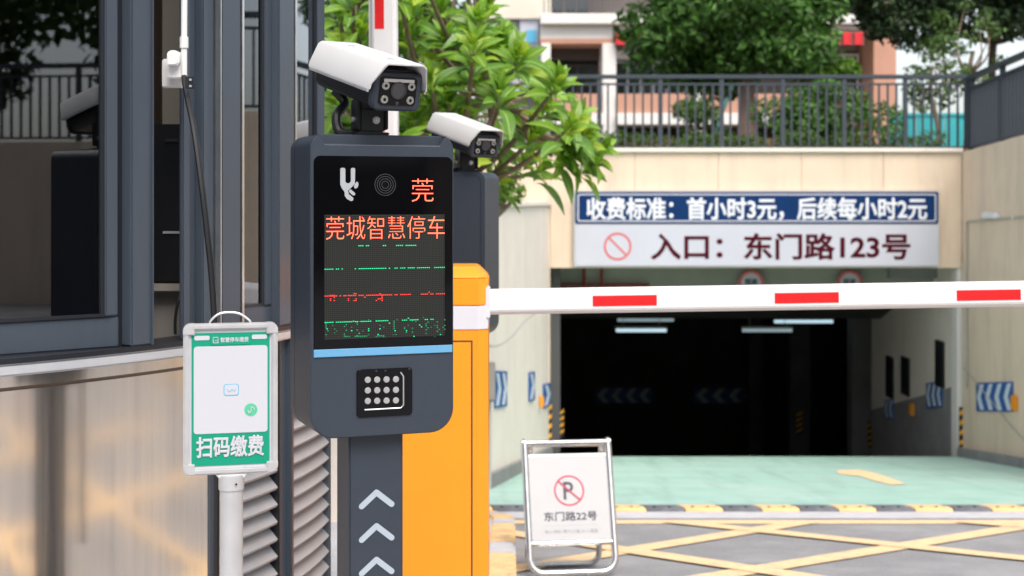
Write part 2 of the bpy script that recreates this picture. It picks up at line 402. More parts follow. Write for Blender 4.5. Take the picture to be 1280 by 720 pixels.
def stripe(a, b, wd, dz=.004):
    (xa, ya), (xb, yb) = a, b
    v = Vector((xb - xa, yb - ya)).normalized(); q = Vector((-v.y, v.x)) * wd / 2
    n_mark[0] += 1
    return ground_poly('road_marking', [(xa + q.x, ya + q.y), (xa - q.x, ya - q.y), (xb - q.x, yb - q.y), (xb + q.x, yb + q.y)], M['road_yellow'], dz, world_pts=True)
stripe((.02, 10.5), (5.9, 10.5), .26, .0045)
def ext(p, q, t0, t1):
    (ax, ay), (bx_, by) = gp(*p), gp(*q)
    return (ax + (bx_ - ax) * t0, ay + (by - ay) * t0), (ax + (bx_ - ax) * t1, ay + (by - ay) * t1)
def clip_to(a, b, ymax):
    if b[1] > ymax:
        t = (ymax - a[1]) / (b[1] - a[1]); b = (a[0] + (b[0] - a[0]) * t, ymax)
    if a[1] > ymax:
        t = (ymax - b[1]) / (a[1] - b[1]); a = (b[0] + (a[0] - b[0]) * t, ymax)
    return a, b
for dz, p, q in ((.008, (774, 691), (960, 661)), (.008, (1132, 683), (1280, 659)), (.0115, (829, 652), (1132, 684)), (.0115, (774, 688), (960, 716)),
                 (.0115, (1225, 655), (1330, 664))):
    a, b = clip_to(*ext(p, q, -1.5, 2.2), 10.5); stripe(a, b, .20, dz)
# the same yellow hatching carried on towards the booth
def fam(p, q):
    a, b = gp(*p), gp(*q); return Vector(a), (Vector(b) - Vector(a)).normalized()
for (p, q, dz, shifts) in (((774, 691), (960, 661), .008, (-2.6, -5.2, -7.8, -10.4)), ((829, 652), (1132, 684), .0115, (-5.0, -7.6, -10.2))):
    a, v = fam(p, q)
    for sh in shifts:
        o = a + Vector((0, sh)); A_, B_ = o - v * 9, o + v * 9
        pts = [A_.lerp(B_, t / 60) for t in range(61)]; pts = [P for P in pts if .4 < P.x < 9 and 1.0 < P.y < 7.6]
        for P, Q in zip(pts[::2], pts[2::2]): stripe(P, Q, .22, dz)
ground_poly('pavement_arrow', [(1046, 589), (1075, 588), (1100, 594), (1133, 606), (1113, 607), (1090, 601), (1075, 596), (1048, 593)], M['road_yellow'], .010)

# speed bump: every rubber block of its own
sb = thing('speed_bump', 'low rubber speed bump of worn yellow and dark blocks across the drive', 'speed bump', (0, 11.5, zg(11.5)))
def bump_block():
    bm = bmesh.new(); L = .292; sh = .06
    prof = [(-.17, .004), (-.15, .024), (-.07, .034), (.07, .034), (.15, .024), (.17, .004), (.17, -.02), (-.17, -.02)]
    A = [bm.verts.new((-L / 2 + (-sh * (y / .34)), y, z)) for y, z in prof]; B = [bm.verts.new((L / 2 + (-sh * (y / .34)), y, z)) for y, z in prof]
    n = len(prof); bm.faces.new(A); bm.faces.new(B[::-1])
    for i in range(n): bm.faces.new((A[i], A[(i + 1) % n], B[(i + 1) % n], B[i]))
    bmesh.ops.recalc_face_normals(bm, faces=bm.faces)
    for v in bm.verts: v.co.z -= v.co.y * .122
    return bm
bk = [obj('block', bump_block(), M[c], sb, bevel=.004, seg=1) for c in ('block_yellow', 'block_black')]
bolt_bm = bmesh.new()
for dx in (-.06, .06):
    bolt_bm = cyl(dx, 0, .014, -.004, .004, 8, bolt_bm)
bolt_bm.transform(Matrix.Translation((0, -.10, .044)) @ Matrix.Rotation(R(90 - 8), 4, 'X'))
bolts = obj('bolts', bolt_bm, M['black_matte'], bk[0])
x0 = (705 - 640) / F * 11.4 - 1.34
for i in range(24):
    x = x0 + i * .302
    if i < 2: c = bk[i]; c.location.x = x
    else:
        c = share(bk[i % 2], sb, (x, 0, 0)); 
    if i: share(bolts, c)

# traffic island with painted kerb blocks
isl = bmesh.new()
def island_outline():
    pts = [(-3.2, 9.4), (-3.2, -1.5), (.02, -1.5)] + [(.02, -1.5 + k) for k in range(1, 11)]
    for k in range(0, 9):
        a = R(90 * k / 8); pts.append((.02 - .55 * (1 - cos(a)), 9.3 + .9 * sin(a) * .9))
    return pts
ol = island_outline()
def slab_from(pts, top, m, name, inset=0.):
    bm = bmesh.new(); A = [bm.verts.new((x, y, zg(y) + top)) for x, y in pts]; B = [bm.verts.new((x, y, zg(y) - .1)) for x, y in pts]
    n = len(pts)
    f = bm.faces.new(A)
    for i in range(n): bm.faces.new((A[i], B[i], B[(i + 1) % n], A[(i + 1) % n]))
    bmesh.ops.triangulate(bm, faces=[f]); bmesh.ops.recalc_face_normals(bm, faces=bm.faces)
    return obj(name, bm, m, kind='structure', smooth=0)
slab_from([(min(x, -.13) if y > -1.4 else x, y - (.14 if y > 9.3 else 0)) for x, y in ol], .135, M['concrete'], 'traffic_island')
kerb = thing('island_kerb', 'kerb of painted yellow and bare grey blocks rounding the end of the traffic island', 'kerb', (0, 5, zg(5)))
edge = [Vector((.02, y)) for y in [k * .5 for k in range(4, 19)]] + [Vector(p) for p in ol[-9:]]
for i in range(len(edge) - 1):
    a, b = edge[i], edge[i + 1]; t = (b - a).normalized(); q = Vector((-t.y, t.x)) * .15
    g = .004; a2, b2 = a + t * g, b - t * g
    bm = bmesh.new(); V = []
    for p in (a2, b2, b2 + q, a2 + q): V.append((bm.verts.new((p.x, p.y, zg(p.y) + .15)), bm.verts.new((p.x, p.y, zg(p.y) - .05))))
    bm.faces.new([v[0] for v in V]); bm.faces.new([v[1] for v in V][::-1])
    for k in range(4): bm.faces.new((V[k][0], V[k][1], V[(k + 1) % 4][1], V[(k + 1) % 4][0]))
    bmesh.ops.recalc_face_normals(bm, faces=bm.faces)
    obj('kerb_block', bm, M['block_yellow' if (i % 3 != 2) else 'concrete'], kerb, world=True, bevel=.012, seg=2)

# terrace above the garage and planter ground on the left
def terrace(name, pts, z, m):
    bm = bmesh.new(); f = bm.faces.new([bm.verts.new((x, y, z)) for x, y in pts]); bmesh.ops.recalc_face_normals(bm, faces=[f])
    if f.normal.z < 0: bmesh.ops.reverse_faces(bm, faces=[f])
    return obj(name, bm, m, kind='structure', smooth=0)
terrace('terrace', [(-400, 19.3), (6.0, 19.3), (6.3, 19.3), (400, 19.3), (400, 900), (-400, 900)], 1.93, M['paving'])
XR = 5.94
terrace('right_terrace', [(XR + .2, 19.3), (XR + .2, 13.1), (11.7, 6.1), (13.7, -3.0), (13.7, -40), (80, -40), (80, 19.3)], 2.0, M['paving'])
terrace('planter_soil', [(-14, 13.9), (-.3, 13.9), (.5, 19.1), (-14, 19.1)], 1.2, M['paving'])

# ================================================================== GARAGE
XL, XR, YF = px(688, 0, 19).x, 5.94, 19.0
ZT, ZO = 1.98, px(0, 335, 19).z
ga = thing('parking_garage', 'cream concrete underground parking garage entrance with a dark sloping interior', 'garage', ((XL + XR) / 2, 19, zg(19)))
XW = -1.6
# facade panels: joints recessed
xs = [XW, -.7, XL, 1.62, 2.72, 3.82, 4.9, XR]
for a, b in zip(xs, xs[1:]):
    bm = bx(a + .004, b - .004, 19.0, 19.3, ZO if a >= XL - .01 else zg(19) - .3, ZT)
    obj('wall_panel', bm, M['cream'], ga, world=True, bevel=.004, seg=1)
obj('wall_core', bx(XW, XR, 19.012, 19.29, ZO + .006, ZT - .01), M['cream'], ga, world=True)
obj('coping', bx(XW - .05, XR + .0, 18.95, 19.35, ZT, ZT + .055), M['cream_side'], ga, world=True, bevel=.008)
obj('jamb', bx(XR - .06, XR + .2, 19.02, 19.28, zg(19) - .4, ZO - .003), M['b_white'], ga, world=True, bevel=.005, label='pale blue-white painted door jamb')
obj('jamb', bx(XL - .02, XL + .14, 19.31, 19.75, zg(19.3) - .4, ZO), M['jamb_dark'], ga, world=True, bevel=.005, label='dark grey steel jamb')
# beam behind the mouth
obj('beam', bx(XL - .1, XR + .25, 20.3, 20.7, .13, ZO + .4), M['beam'], ga, world=True, bevel=.01)
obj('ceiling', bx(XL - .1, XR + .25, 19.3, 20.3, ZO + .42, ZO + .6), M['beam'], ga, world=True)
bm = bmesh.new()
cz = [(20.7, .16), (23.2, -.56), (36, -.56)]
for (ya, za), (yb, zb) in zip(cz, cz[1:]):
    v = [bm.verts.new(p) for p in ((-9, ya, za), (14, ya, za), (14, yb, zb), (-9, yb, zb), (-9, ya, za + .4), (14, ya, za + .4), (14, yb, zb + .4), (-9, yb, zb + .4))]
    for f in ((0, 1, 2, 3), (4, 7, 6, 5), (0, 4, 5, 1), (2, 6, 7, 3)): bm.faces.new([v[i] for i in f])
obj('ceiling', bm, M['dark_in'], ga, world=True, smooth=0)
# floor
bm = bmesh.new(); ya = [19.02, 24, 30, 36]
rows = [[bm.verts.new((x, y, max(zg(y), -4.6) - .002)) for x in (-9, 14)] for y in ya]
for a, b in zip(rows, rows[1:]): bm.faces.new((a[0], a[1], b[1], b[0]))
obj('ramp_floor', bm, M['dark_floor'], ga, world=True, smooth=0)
# inner right wall, two-tone paint with its boundary following the ramp
def side_wall(x, ya, yb, za, zb, ztop, m1, m2, th=.2, name='inner_wall'):
    for (lo, hi, mm, off) in (((-5, -5), (za, zb), m2, 0), ((za, zb), (ztop, ztop), m1, .0)):
        bm = bmesh.new(); P = []
        for xx in (x, x + th):
            for y, l, h in ((ya, lo[0], hi[0]), (yb, lo[1], hi[1])): P += [bm.verts.new((xx, y, l)), bm.verts.new((xx, y, h))]
        for f in ((0, 1, 3, 2), (4, 6, 7, 5), (0, 4, 5, 1), (2, 3, 7, 6), (1, 5, 7, 3), (0, 2, 6, 4)): bm.faces.new([P[i] for i in f])
        bmesh.ops.recalc_face_normals(bm, faces=bm.faces)
        obj(name, bm, mm, ga, world=True, smooth=0)
side_wall(XR, 19.29, 23.8, -1.14, -2.12, .5, M['cream_side'], M['wall_grey'])
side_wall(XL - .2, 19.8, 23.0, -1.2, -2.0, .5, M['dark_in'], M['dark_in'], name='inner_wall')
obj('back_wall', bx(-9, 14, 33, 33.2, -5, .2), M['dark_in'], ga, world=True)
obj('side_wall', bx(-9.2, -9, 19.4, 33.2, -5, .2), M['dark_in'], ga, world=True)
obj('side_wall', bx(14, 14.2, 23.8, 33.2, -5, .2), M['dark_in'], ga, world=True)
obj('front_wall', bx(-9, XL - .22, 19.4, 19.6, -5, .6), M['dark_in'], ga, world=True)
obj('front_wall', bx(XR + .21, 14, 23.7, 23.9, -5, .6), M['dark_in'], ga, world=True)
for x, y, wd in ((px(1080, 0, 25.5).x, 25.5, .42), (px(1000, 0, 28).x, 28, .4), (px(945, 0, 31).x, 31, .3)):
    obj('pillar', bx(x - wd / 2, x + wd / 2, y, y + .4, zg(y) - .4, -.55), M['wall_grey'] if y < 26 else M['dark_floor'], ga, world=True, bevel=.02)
for k, (xa, xb, ya_, yb_) in enumerate(((1147, 1168, 262, 410), ) ): pass
# dark slot windows in the inner right wall
for yy, z0, z1, wd in ((19.95, -1.24, -.60, .38), (21.7, -1.59, -1.02, .42), (22.6, -1.75, -1.11, .40)):
    obj('wall_slot', bx(XR - .03, XR + .01, yy - wd / 2, yy + wd / 2, z0, z1), M['black'], ga, world=True, bevel=.004, seg=1)
for x in (px(730, 0, 20.2).x, px(752, 0, 20.2).x):
    obj('pipe', tube([(x, 20.2, ZO + .4), (x, 20.2, .12)], .022, 8), M['pipe_red'], ga, world=True)
obj('pipe', tube([(px(700, 0, 20.2).x, 20.22, .16), (px(812, 0, 20.2).x, 20.22, .16)], .02, 8), M['pipe_red'], ga, world=True)
obj('duct', bx(px(1110, 0, 20.2).x, px(1196, 0, 20.2).x, 20.1, 20.28, .26, .42), M['wall_grey'], ga, world=True, bevel=.01)

# tube lights
def tube_light(xa, xb, y, d, m, label, first):
    A, B = px(xa, y, d), px(xb, y, d)
    t = thing('ceiling_tube_light', label, 'light', ((A.x + B.x) / 2, d, A.z), 0, 'tube lights in the garage')
    obj('tube', tube([A, B], .028, 10), m, t, world=True)
    obj('fixture', bx(A.x - .02, B.x + .02, d - .03, d + .03, A.z + .03, A.z + .07), M['fixture'], t, world=True, bevel=.006)
    for x in (A.x + .12, B.x - .12): obj('hanger', tube([(x, d, A.z + .07), (x, d, -.55)], .006, 6), M['fixture'], t, world=True)
tube_light(770, 833, 413, 24.2, M['tube'], 'bright short tube light, lower of the left pair in the garage', 0)
tube_light(772, 842, 400, 26.2, M['tube_dim'], 'dim tube light just above the bright one at the left of the garage', 0)
tube_light(928, 990, 413, 24.2, M['tube_dim'], 'dim tube light in the middle of the dark garage, lower left of the brightest', 0)
tube_light(968, 1041, 402, 26.2, M['tube'], 'brightest and rightmost tube light in the garage', 0)

# ---- retaining walls
lw = thing('left_retaining_wall', 'pale cream retaining wall leading down to the left side of the garage mouth', 'wall', (-.19, 13.7, zg(13.7)))
A0, A1 = Vector((-.24, 13.6)), Vector((XL - .02, 18.99))
u = (A1 - A0).normalized(); nrm = Vector((-u.y, u.x)); NP = 6
for k in range(NP):
    a = A0 + (A1 - A0) * (k / NP) + u * .003; b = A0 + (A1 - A0) * ((k + 1) / NP) - u * .003
    bm = bmesh.new(); V = []
    for p in (a, b, b + nrm * .25, a + nrm * .25): V.append((bm.verts.new((p.x, p.y, zg(p.y) - .3)), bm.verts.new((p.x, p.y, 1.27))))
    bm.faces.new([v[0] for v in V]); bm.faces.new([v[1] for v in V][::-1])
    for j in range(4): bm.faces.new((V[j][0], V[j][1], V[(j + 1) % 4][1], V[(j + 1) % 4][0]))
    bmesh.ops.recalc_face_normals(bm, faces=bm.faces)
    obj('wall_panel', bm, M['cream_side'], lw, world=True, bevel=.004, seg=1)
bm = bmesh.new(); V = []
for p, o1 in ((A0, -.035), (A1, -.035), (A1, .3), (A0, .3)):
    q = p + nrm * o1; V.append((bm.verts.new((q.x, q.y, 1.272)), bm.verts.new((q.x, q.y, 1.33))))
bm.faces.new([v[0] for v in V]); bm.faces.new([v[1] for v in V][::-1])
for j in range(4): bm.faces.new((V[j][0], V[j][1], V[(j + 1) % 4][1], V[(j + 1) % 4][0]))
bmesh.ops.recalc_face_normals(bm, faces=bm.faces)
obj('coping', bm, M['cream_side'], lw, world=True, bevel=.012)
for k in range(8):
    a = A0 + (A1 - A0) * (k / 8) + u * .003; b = A0 + (A1 - A0) * ((k + 1) / 8) - u * .003
    bm = bmesh.new(); V = []
    for p in (a, b, b - nrm * .05, a - nrm * .05): V.append((bm.verts.new((p.x, p.y, zg(p.y) - .05)), bm.verts.new((p.x, p.y, zg(p.y) + .14))))
    bm.faces.new([v[0] for v in V]); bm.faces.new([v[1] for v in V][::-1])
    for j in range(4): bm.faces.new((V[j][0], V[j][1], V[(j + 1) % 4][1], V[(j + 1) % 4][0]))
    bmesh.ops.recalc_face_normals(bm, faces=bm.faces)
    obj('skirting_tile', bm, M['wall_grey'], lw, world=True, bevel=.004, seg=1)
obj('end_pier', bx(-3.0, -.245, 13.6, 13.85, zg(13.6) - .3, 1.30), M['cream_side'], lw, world=True, bevel=.006)
# planter front wall further left
ub = thing('utility_box', 'taupe utility box on the end of the left retaining wall beside the barrier cabinet', 'utility box', (-.2, 13.4, .0))
pA, pB = px(609, 453, 13.5), px(618, 501, 13.5)
obj('box_body', bx(pA.x - .25, pB.x, 13.42, 13.58, pB.z, pA.z), M['taupe'], ub, world=True, bevel=.01)
obj('lid', bx(pA.x - .26, pB.x + .01, 13.40, 13.425, pB.z + .02, pA.z + .01), M['taupe'], ub, world=True, bevel=.004)
obj('conduit', tube([(pB.x - .06, 13.54, pB.z), (pB.x - .06, 13.54, zg(13.5))], .03, 8), M['cable_grey'], ub, world=True)

rw = thing('right_retaining_wall', 'cream concrete retaining wall rising beside the right edge of the drive', 'wall', (6.0, 10, zg(10)))
RPTS = [(XR, 19.0, 1.98), (XR, 13.0, 2.30), (11.5, 6.0, 2.15), (13.5, -3.0, 2.1), (13.5, -14.0, 2.1)]
def rwall():
    """stations along the bent wall: x, y, top height, tangent"""
    for (xa, ya, za), (xb, yb, zb) in zip(RPTS, RPTS[1:]):
        yield Vector((xa, ya, za)), Vector((xb, yb, zb))
for P, Q in rwall():
    L = (Q.xy - P.xy).length; n = max(1, round(L / 1.2)); t_ = (Q - P) / n; q = Vector((-t_.y, t_.x)).normalized() * .28
    if q.x < 0: q = -q
    for k in range(n):
        a, b = P + t_ * (k + .003), P + t_ * (k + .997)
        bm = bmesh.new(); V = []
        for p, o_ in ((a, 0), (b, 0), (b, 1), (a, 1)): V.append((bm.verts.new((p.x + q.x * o_, p.y + q.y * o_, zg(p.y) - .4)), bm.verts.new((p.x + q.x * o_, p.y + q.y * o_, p.z))))
        bm.faces.new([v[0] for v in V]); bm.faces.new([v[1] for v in V][::-1])
        for j in range(4): bm.faces.new((V[j][0], V[j][1], V[(j + 1) % 4][1], V[(j + 1) % 4][0]))
        bmesh.ops.recalc_face_normals(bm, faces=bm.faces)
        obj('wall_panel', bm, M['cream'], rw, world=True, bevel=.004, seg=1)
ysk = [19.0 - .4 * k for k in range(0, 12)]
for a, b in zip(ysk, ysk[1:]):
    bm = bmesh.new(); V = []
    for x, y in ((XR - .07, a - .004), (XR - .07, b + .004), (XR, b + .004), (XR, a - .004)): V.append((bm.verts.new((x, y, zg(y) - .1)), bm.verts.new((x, y, zg(y) + .12))))
    bm.faces.new([v[0] for v in V]); bm.faces.new([v[1] for v in V][::-1])
    for j in range(4): bm.faces.new((V[j][0], V[j][1], V[(j + 1) % 4][1], V[(j + 1) % 4][0]))
    bmesh.ops.recalc_face_normals(bm, faces=bm.faces)
    obj('skirting_tile', bm, M['wall_grey'], rw, world=True, bevel=.004, seg=1)

# ---- corner guards
def guard(label, T, w_=.10, h=.52):
    t = thing('corner_guard', label, 'corner guard', T.translation, 0, 'striped corner guards')
    bm = bx(-w_ / 2, w_ / 2, -.02, .0, 0, h); bm.transform(T); obj('backing', bm, M['guard_b'], t, world=True)
    for k in range(4):
        z = .02 + k * h / 4
        bm = prism([(-w_ / 2, z), (w_ / 2, z + .06), (w_ / 2, z + .06 + h / 9), (-w_ / 2, z + h / 9)], -.024, -.0195); bm.transform(T)
        obj('stripe', bm, M['guard_y'], t, world=True)
def Tz(v, a=0.): return Matrix.Translation(v) @ Matrix.Rotation(a, 4, 'Z')
guard('yellow and black guard strip on the right jamb of the garage mouth', Tz((XR + .02, 18.99, px(0, 558, 19).z), 0), .13, .52)
guard('yellow and black guard strip on the left corner of the garage mouth', Tz((XL - .03, 18.985, px(0, 553, 19).z)), .09, .5)
guard('narrow guard strip just inside the left jamb of the garage', Tz((px(701, 0, 19.7).x, 19.8, px(0, 548, 19.7).z)), .09, .36)
guard('guard strip on the grey pillar at the end of the inner right wall', Tz((px(1090, 0, 25.4).x, 25.48, px(0, 560, 25.4).z)), .11, .45)
guard('faint guard strip on the far pillar deep in the garage', Tz((px(1000, 0, 27.9).x, 27.98, px(0, 543, 27.9).z)), .12, .42)

# ---- chevron boards
def chevron_board(label, L, H, n, T, slope=0., dirn=-1, dark=False):
    t = thing('chevron_board', label, 'sign', T.translation, 0, 'blue chevron boards')
    Sh = Matrix.Identity(4); Sh[2][0] = slope
    bm = prism(rrect(0, L, 0, H, .01, 2), -.015, 0); bm.transform(T @ Sh); obj('board', bm, M['chev_blue'], t, world=True)
    st = L / n
    for k in range(n):
        x = k * st + st * .12; a = st * .42; tip = st * .38 * dirn
        x -= min(0, tip)
        P = [(x, .02), (x + a, .02), (x + a + tip, H / 2), (x + a, H - .02), (x, H - .02), (x + tip, H / 2)]
        bm = prism(P, -.019, -.0152); bm.transform(T @ Sh); obj('chevron', bm, M['chev_white'], t, world=True)
# right wall: runs along -Y facing -X
Tr = lambda y0, z0: Matrix.Translation((XR - .002, y0, z0)) @ Matrix.Rotation(R(-90), 4, 'Z')
chevron_board('blue board with white chevrons on the sunlit right wall outside the garage', 1.33, .36, 4, Tr(18.38, px(0, 514, 18.38).z), .14)
chevron_board('shaded chevron board on the inner right wall near the garage mouth', .75, .36, 3, Tr(20.6, -1.63), .17)
chevron_board('small dark blue chevron board deeper along the inner right wall', .5, .3, 2, Tr(22.9, -2.13), .17)
ang = math.atan2(u.y, u.x)
def Tl(s, z): p = A0 + u * s - nrm * .003; return Matrix.Translation((p.x, p.y, z)) @ Matrix.Rotation(ang, 4, 'Z')
def s_of(pxx):
    for k in range(2000):
        s = k * .003; p = A0 + u * s
        if 640 + F * p.x / p.y >= pxx: return s, p.y
s1, d1 = s_of(617); s2, d2 = s_of(632)
chevron_board('nearest blue chevron board on the left retaining wall', s2 - s1, .36, 2, Tl(s1, px(0, 510, d1).z), -.12, 1)
s1, d1 = s_of(660); s2, d2 = s_of(667)
chevron_board('middle, narrowest chevron board on the left retaining wall', s2 - s1, .34, 1, Tl(s1, px(0, 502, d1).z), -.1, 1)
s1, d1 = s_of(678); s2, d2 = s_of(687)
chevron_board('chevron board on the left wall closest to the garage mouth', s2 - s1, .30, 1, Tl(s1, px(0, 510, d1).z), -.1, 1)
for xa, xb, lab in ((745, 815, 'faint chevron board on the dark back wall of the garage, left one'), (868, 950, 'faint chevron board on the dark back wall of the garage, right one')):
    A, B = px(xa, 505, 32.9), px(xb, 485, 32.9)
    chevron_board(lab, B.x - A.x, B.z - A.z, 4, Matrix.Translation((A.x, 32.98, A.z)))
def small_box(label, P, T=None):
    o = obj('alarm_box', bx(P.x - .05, P.x, P.y - .055, P.y + .055, P.z - .09, P.z + .09), M['orange_box'], bevel=.008); tag(o, label, 'alarm box')
    # give it a base and a cover lip
    c = obj('cover', bx(P.x - .06, P.x - .05, P.y - .045, P.y + .045, P.z - .07, P.z + .07), M['orange_box'], o, bevel=.004)
    return o
small_box('small orange box on the right wall next to the sunlit chevron board', Vector((XR, 16.95, px(0, 503, 17).z)))
small_box('small orange box on the shaded inner right wall of the garage', Vector((XR, 21.3, -1.75)))
p = A0 + u * s_of(674)[0]
ob = obj('alarm_box', bx(p.x, p.x + .05, p.y - .06, p.y + .06, px(0, 509, p.y).z, px(0, 495, p.y).z), M['orange_box'], bevel=.008)
tag(ob, 'small orange box on the left wall before the last chevron board', 'alarm box'); obj('cover', bx(p.x + .05, p.x + .06, p.y - .045, p.y + .045, px(0, 507, p.y).z, px(0, 497, p.y).z), M['orange_box'], ob, bevel=.003)

# cables
tag(obj('wall_cable', tube(smooth_path([px(604, 431, 12.9), px(622, 432, 13.2), px(640, 420, 13.9), px(655, 402, 14.6), px(672, 390, 15.6)]), .010, 6), M['cable_grey']), 'thin grey cable sagging across the left retaining wall', 'cable')
wl = thing('wall_conduit', 'thin conduit with a small white fitting high on the right retaining wall', 'conduit', (XR, 18.6, 1.0))
zc1 = px(0, 277, 18.7).z
obj('pipe', tube([(XR - .02, 18.75, zg(18.7) + .9), (XR - .02, 18.75, zc1 - .03), (XR - .02, 18.72, zc1), (XR - .02, 15.2, zc1 + .15)], .012, 8), M['cable_grey'], wl, world=True)
obj('fitting', bx(XR - .08, XR, 17.5, 18.0, zc1 + .05, zc1 + .13), M['socket'], wl, world=True, bevel=.02)
obj('clip', bx(XR - .035, XR, 17.0, 17.03, zc1 + .05, zc1 + .09), M['socket'], wl, world=True, bevel=.003)
tag(obj('wall_cable', tube(smooth_path([(XR - .02, 18.9, -.85), (XR - .02, 18.2, -1.02), (XR - .02, 17, -1.35), (XR - .02, 16.2, -1.5)]), .007, 6), M['cable_grey']), 'thin grey cable crossing the right wall by the chevron board', 'cable')

# ---- the big entrance sign
sg = thing('entrance_sign', 'long blue and white sign with parking prices and address above the garage mouth', 'sign', (px(946, 0, 19).x, 18.9, px(0, 334, 19).z))
SY = 18.90
a, b = px(717, 334, SY), px(1175, 238, SY); mid = px(0, 280.5, SY).z
obj('frame', bx(a.x, b.x, SY + .012, SY + .09, a.z, b.z), M['alu_matte'], sg, world=True, bevel=.006)
obj('upper_board', prism(rrect(a.x + .02, b.x - .02, mid + .01, b.z - .02, .02, 3), SY, SY + .014), M['sign_blue'], sg, world=True, label='dark blue upper board with white lettering')
obj('lower_board', prism(rrect(a.x + .02, b.x - .02, a.z + .02, mid - .008, .02, 3), SY, SY + .014), M['sign_white'], sg, world=True, label='white lower board with maroon lettering')
bm = bmesh.new(); o_, i_ = rrect(a.x + .05, b.x - .05, mid + .035, b.z - .045, .03, 3), rrect(a.x + .068, b.x - .068, mid + .053, b.z - .063, .02, 3)
for yy in (SY - .003,):
    O_ = [bm.verts.new((x, yy, z)) for x, z in o_]; I_ = [bm.verts.new((x, yy, z)) for x, z in i_]
    for k in range(len(O_)): bm.faces.new((O_[k], O_[(k + 1) % len(O_)], I_[(k + 1) % len(O_)], I_[k]))
obj('border_line', bm, M['sign_white'], sg, world=True, smooth=0)
def sign_text(body, xa, xb, ya, yb, m, bold, size=.3):
    A, B = px(xa, yb, SY - .002), px(xb, ya, SY - .002)
    text('character', body, size, m, sg, Matrix.Translation(((A.x + B.x) / 2, SY - .003, (A.z + B.z) / 2)), bold, width=B.x - A.x, height=B.z - A.z, world=True, split=True)
sign_text('收费标准：首小时3元，后续每小时2元', 733, 1159, 246.5, 276, M['sign_text'], .0085)
sign_text('入口：东门路123号', 813, 1138, 291, 325, M['sign_maroon'], .008)
c = px(772, 308, SY)
obj('prohibition_ring', ringxz(c.x, c.z, .155, .182, SY - .004, SY - .001), M['sign_red'], sg, world=True)
bm = bx(-.16, .16, SY - .0045, SY - .0012, -.012, .012); bm.transform(Matrix.Translation((c.x, 0, c.z)) @ Matrix.Rotation(R(45), 4, 'Y'))
obj('prohibition_bar', bm, M['sign_red'], sg, world=True)

# ---- round limit signs on the beam
for xx, body, lab in ((939, '限高', 'round red ringed limit sign on the beam, the one nearer the middle of the mouth'), (1062, '限速', 'round red ringed limit sign on the beam, the one nearer the right wall')):
    c = px(xx, 354, 20.2); t = thing('round_sign', lab, 'sign', c, 0, 'round limit signs on the beam')
    obj('disc', cyl(c.x, c.z, .175, 20.2, 20.22, 32), M['sign_white'], t, world=True)
    obj('ring', ringxz(c.x, c.z, .14, .18, 20.192, 20.199, 32), M['sign_red'], t, world=True)
    text('lettering', body, .1, M['a_ink'], t, Matrix.Translation((c.x, 20.195, c.z + .02)), .003, width=.17, world=True)
    obj('bracket', bx(c.x - .02, c.x + .02, 20.221, 20.299, c.z - .05, c.z + .05), M['alu_matte'], t, world=True)

# ================================================================== RAILINGS
fr = thing('front_railing', 'dark grey metal railing standing on the wall above the garage mouth', 'railing', (3, 19.15, ZT + .05))
zr = lambda y: px(0, y, 19.15).z
ra, rb = -1.5, px(1208, 0, 19.15).x
bar0 = None; post0 = None; i = 0
step = 76.5 / F * 19.15
X = rb
while X > ra:
    if post0 is None: post0 = obj('post', bx(X - .028, X + .028, 19.12, 19.18, ZT + .05, zr(97)), M['rail'], fr, world=True, bevel=.004, seg=1); post_x = X
    else: share(post0, fr, (X - post_x, 0, 0))
    for k in range(1, 7):
        xb = X - step * k / 7
        if xb < ra: break
        if bar0 is None: bar0 = obj('bar', bx(xb - .0125, xb + .0125, 19.137, 19.163, zr(184), zr(106)), M['rail'], fr, world=True); bar_x = xb
        else: share(bar0, fr, (xb - bar_x, 0, 0))
    X -= step
obj('top_rail', bx(ra, rb + .03, 19.105, 19.195, zr(98.5), zr(93.5)), M['rail'], fr, world=True, bevel=.008)
obj('middle_rail', bx(ra, rb, 19.13, 19.17, zr(106.5), zr(104)), M['rail'], fr, world=True)
obj('bottom_rail', bx(ra, rb, 19.13, 19.17, zr(186), zr(183)), M['rail'], fr, world=True)

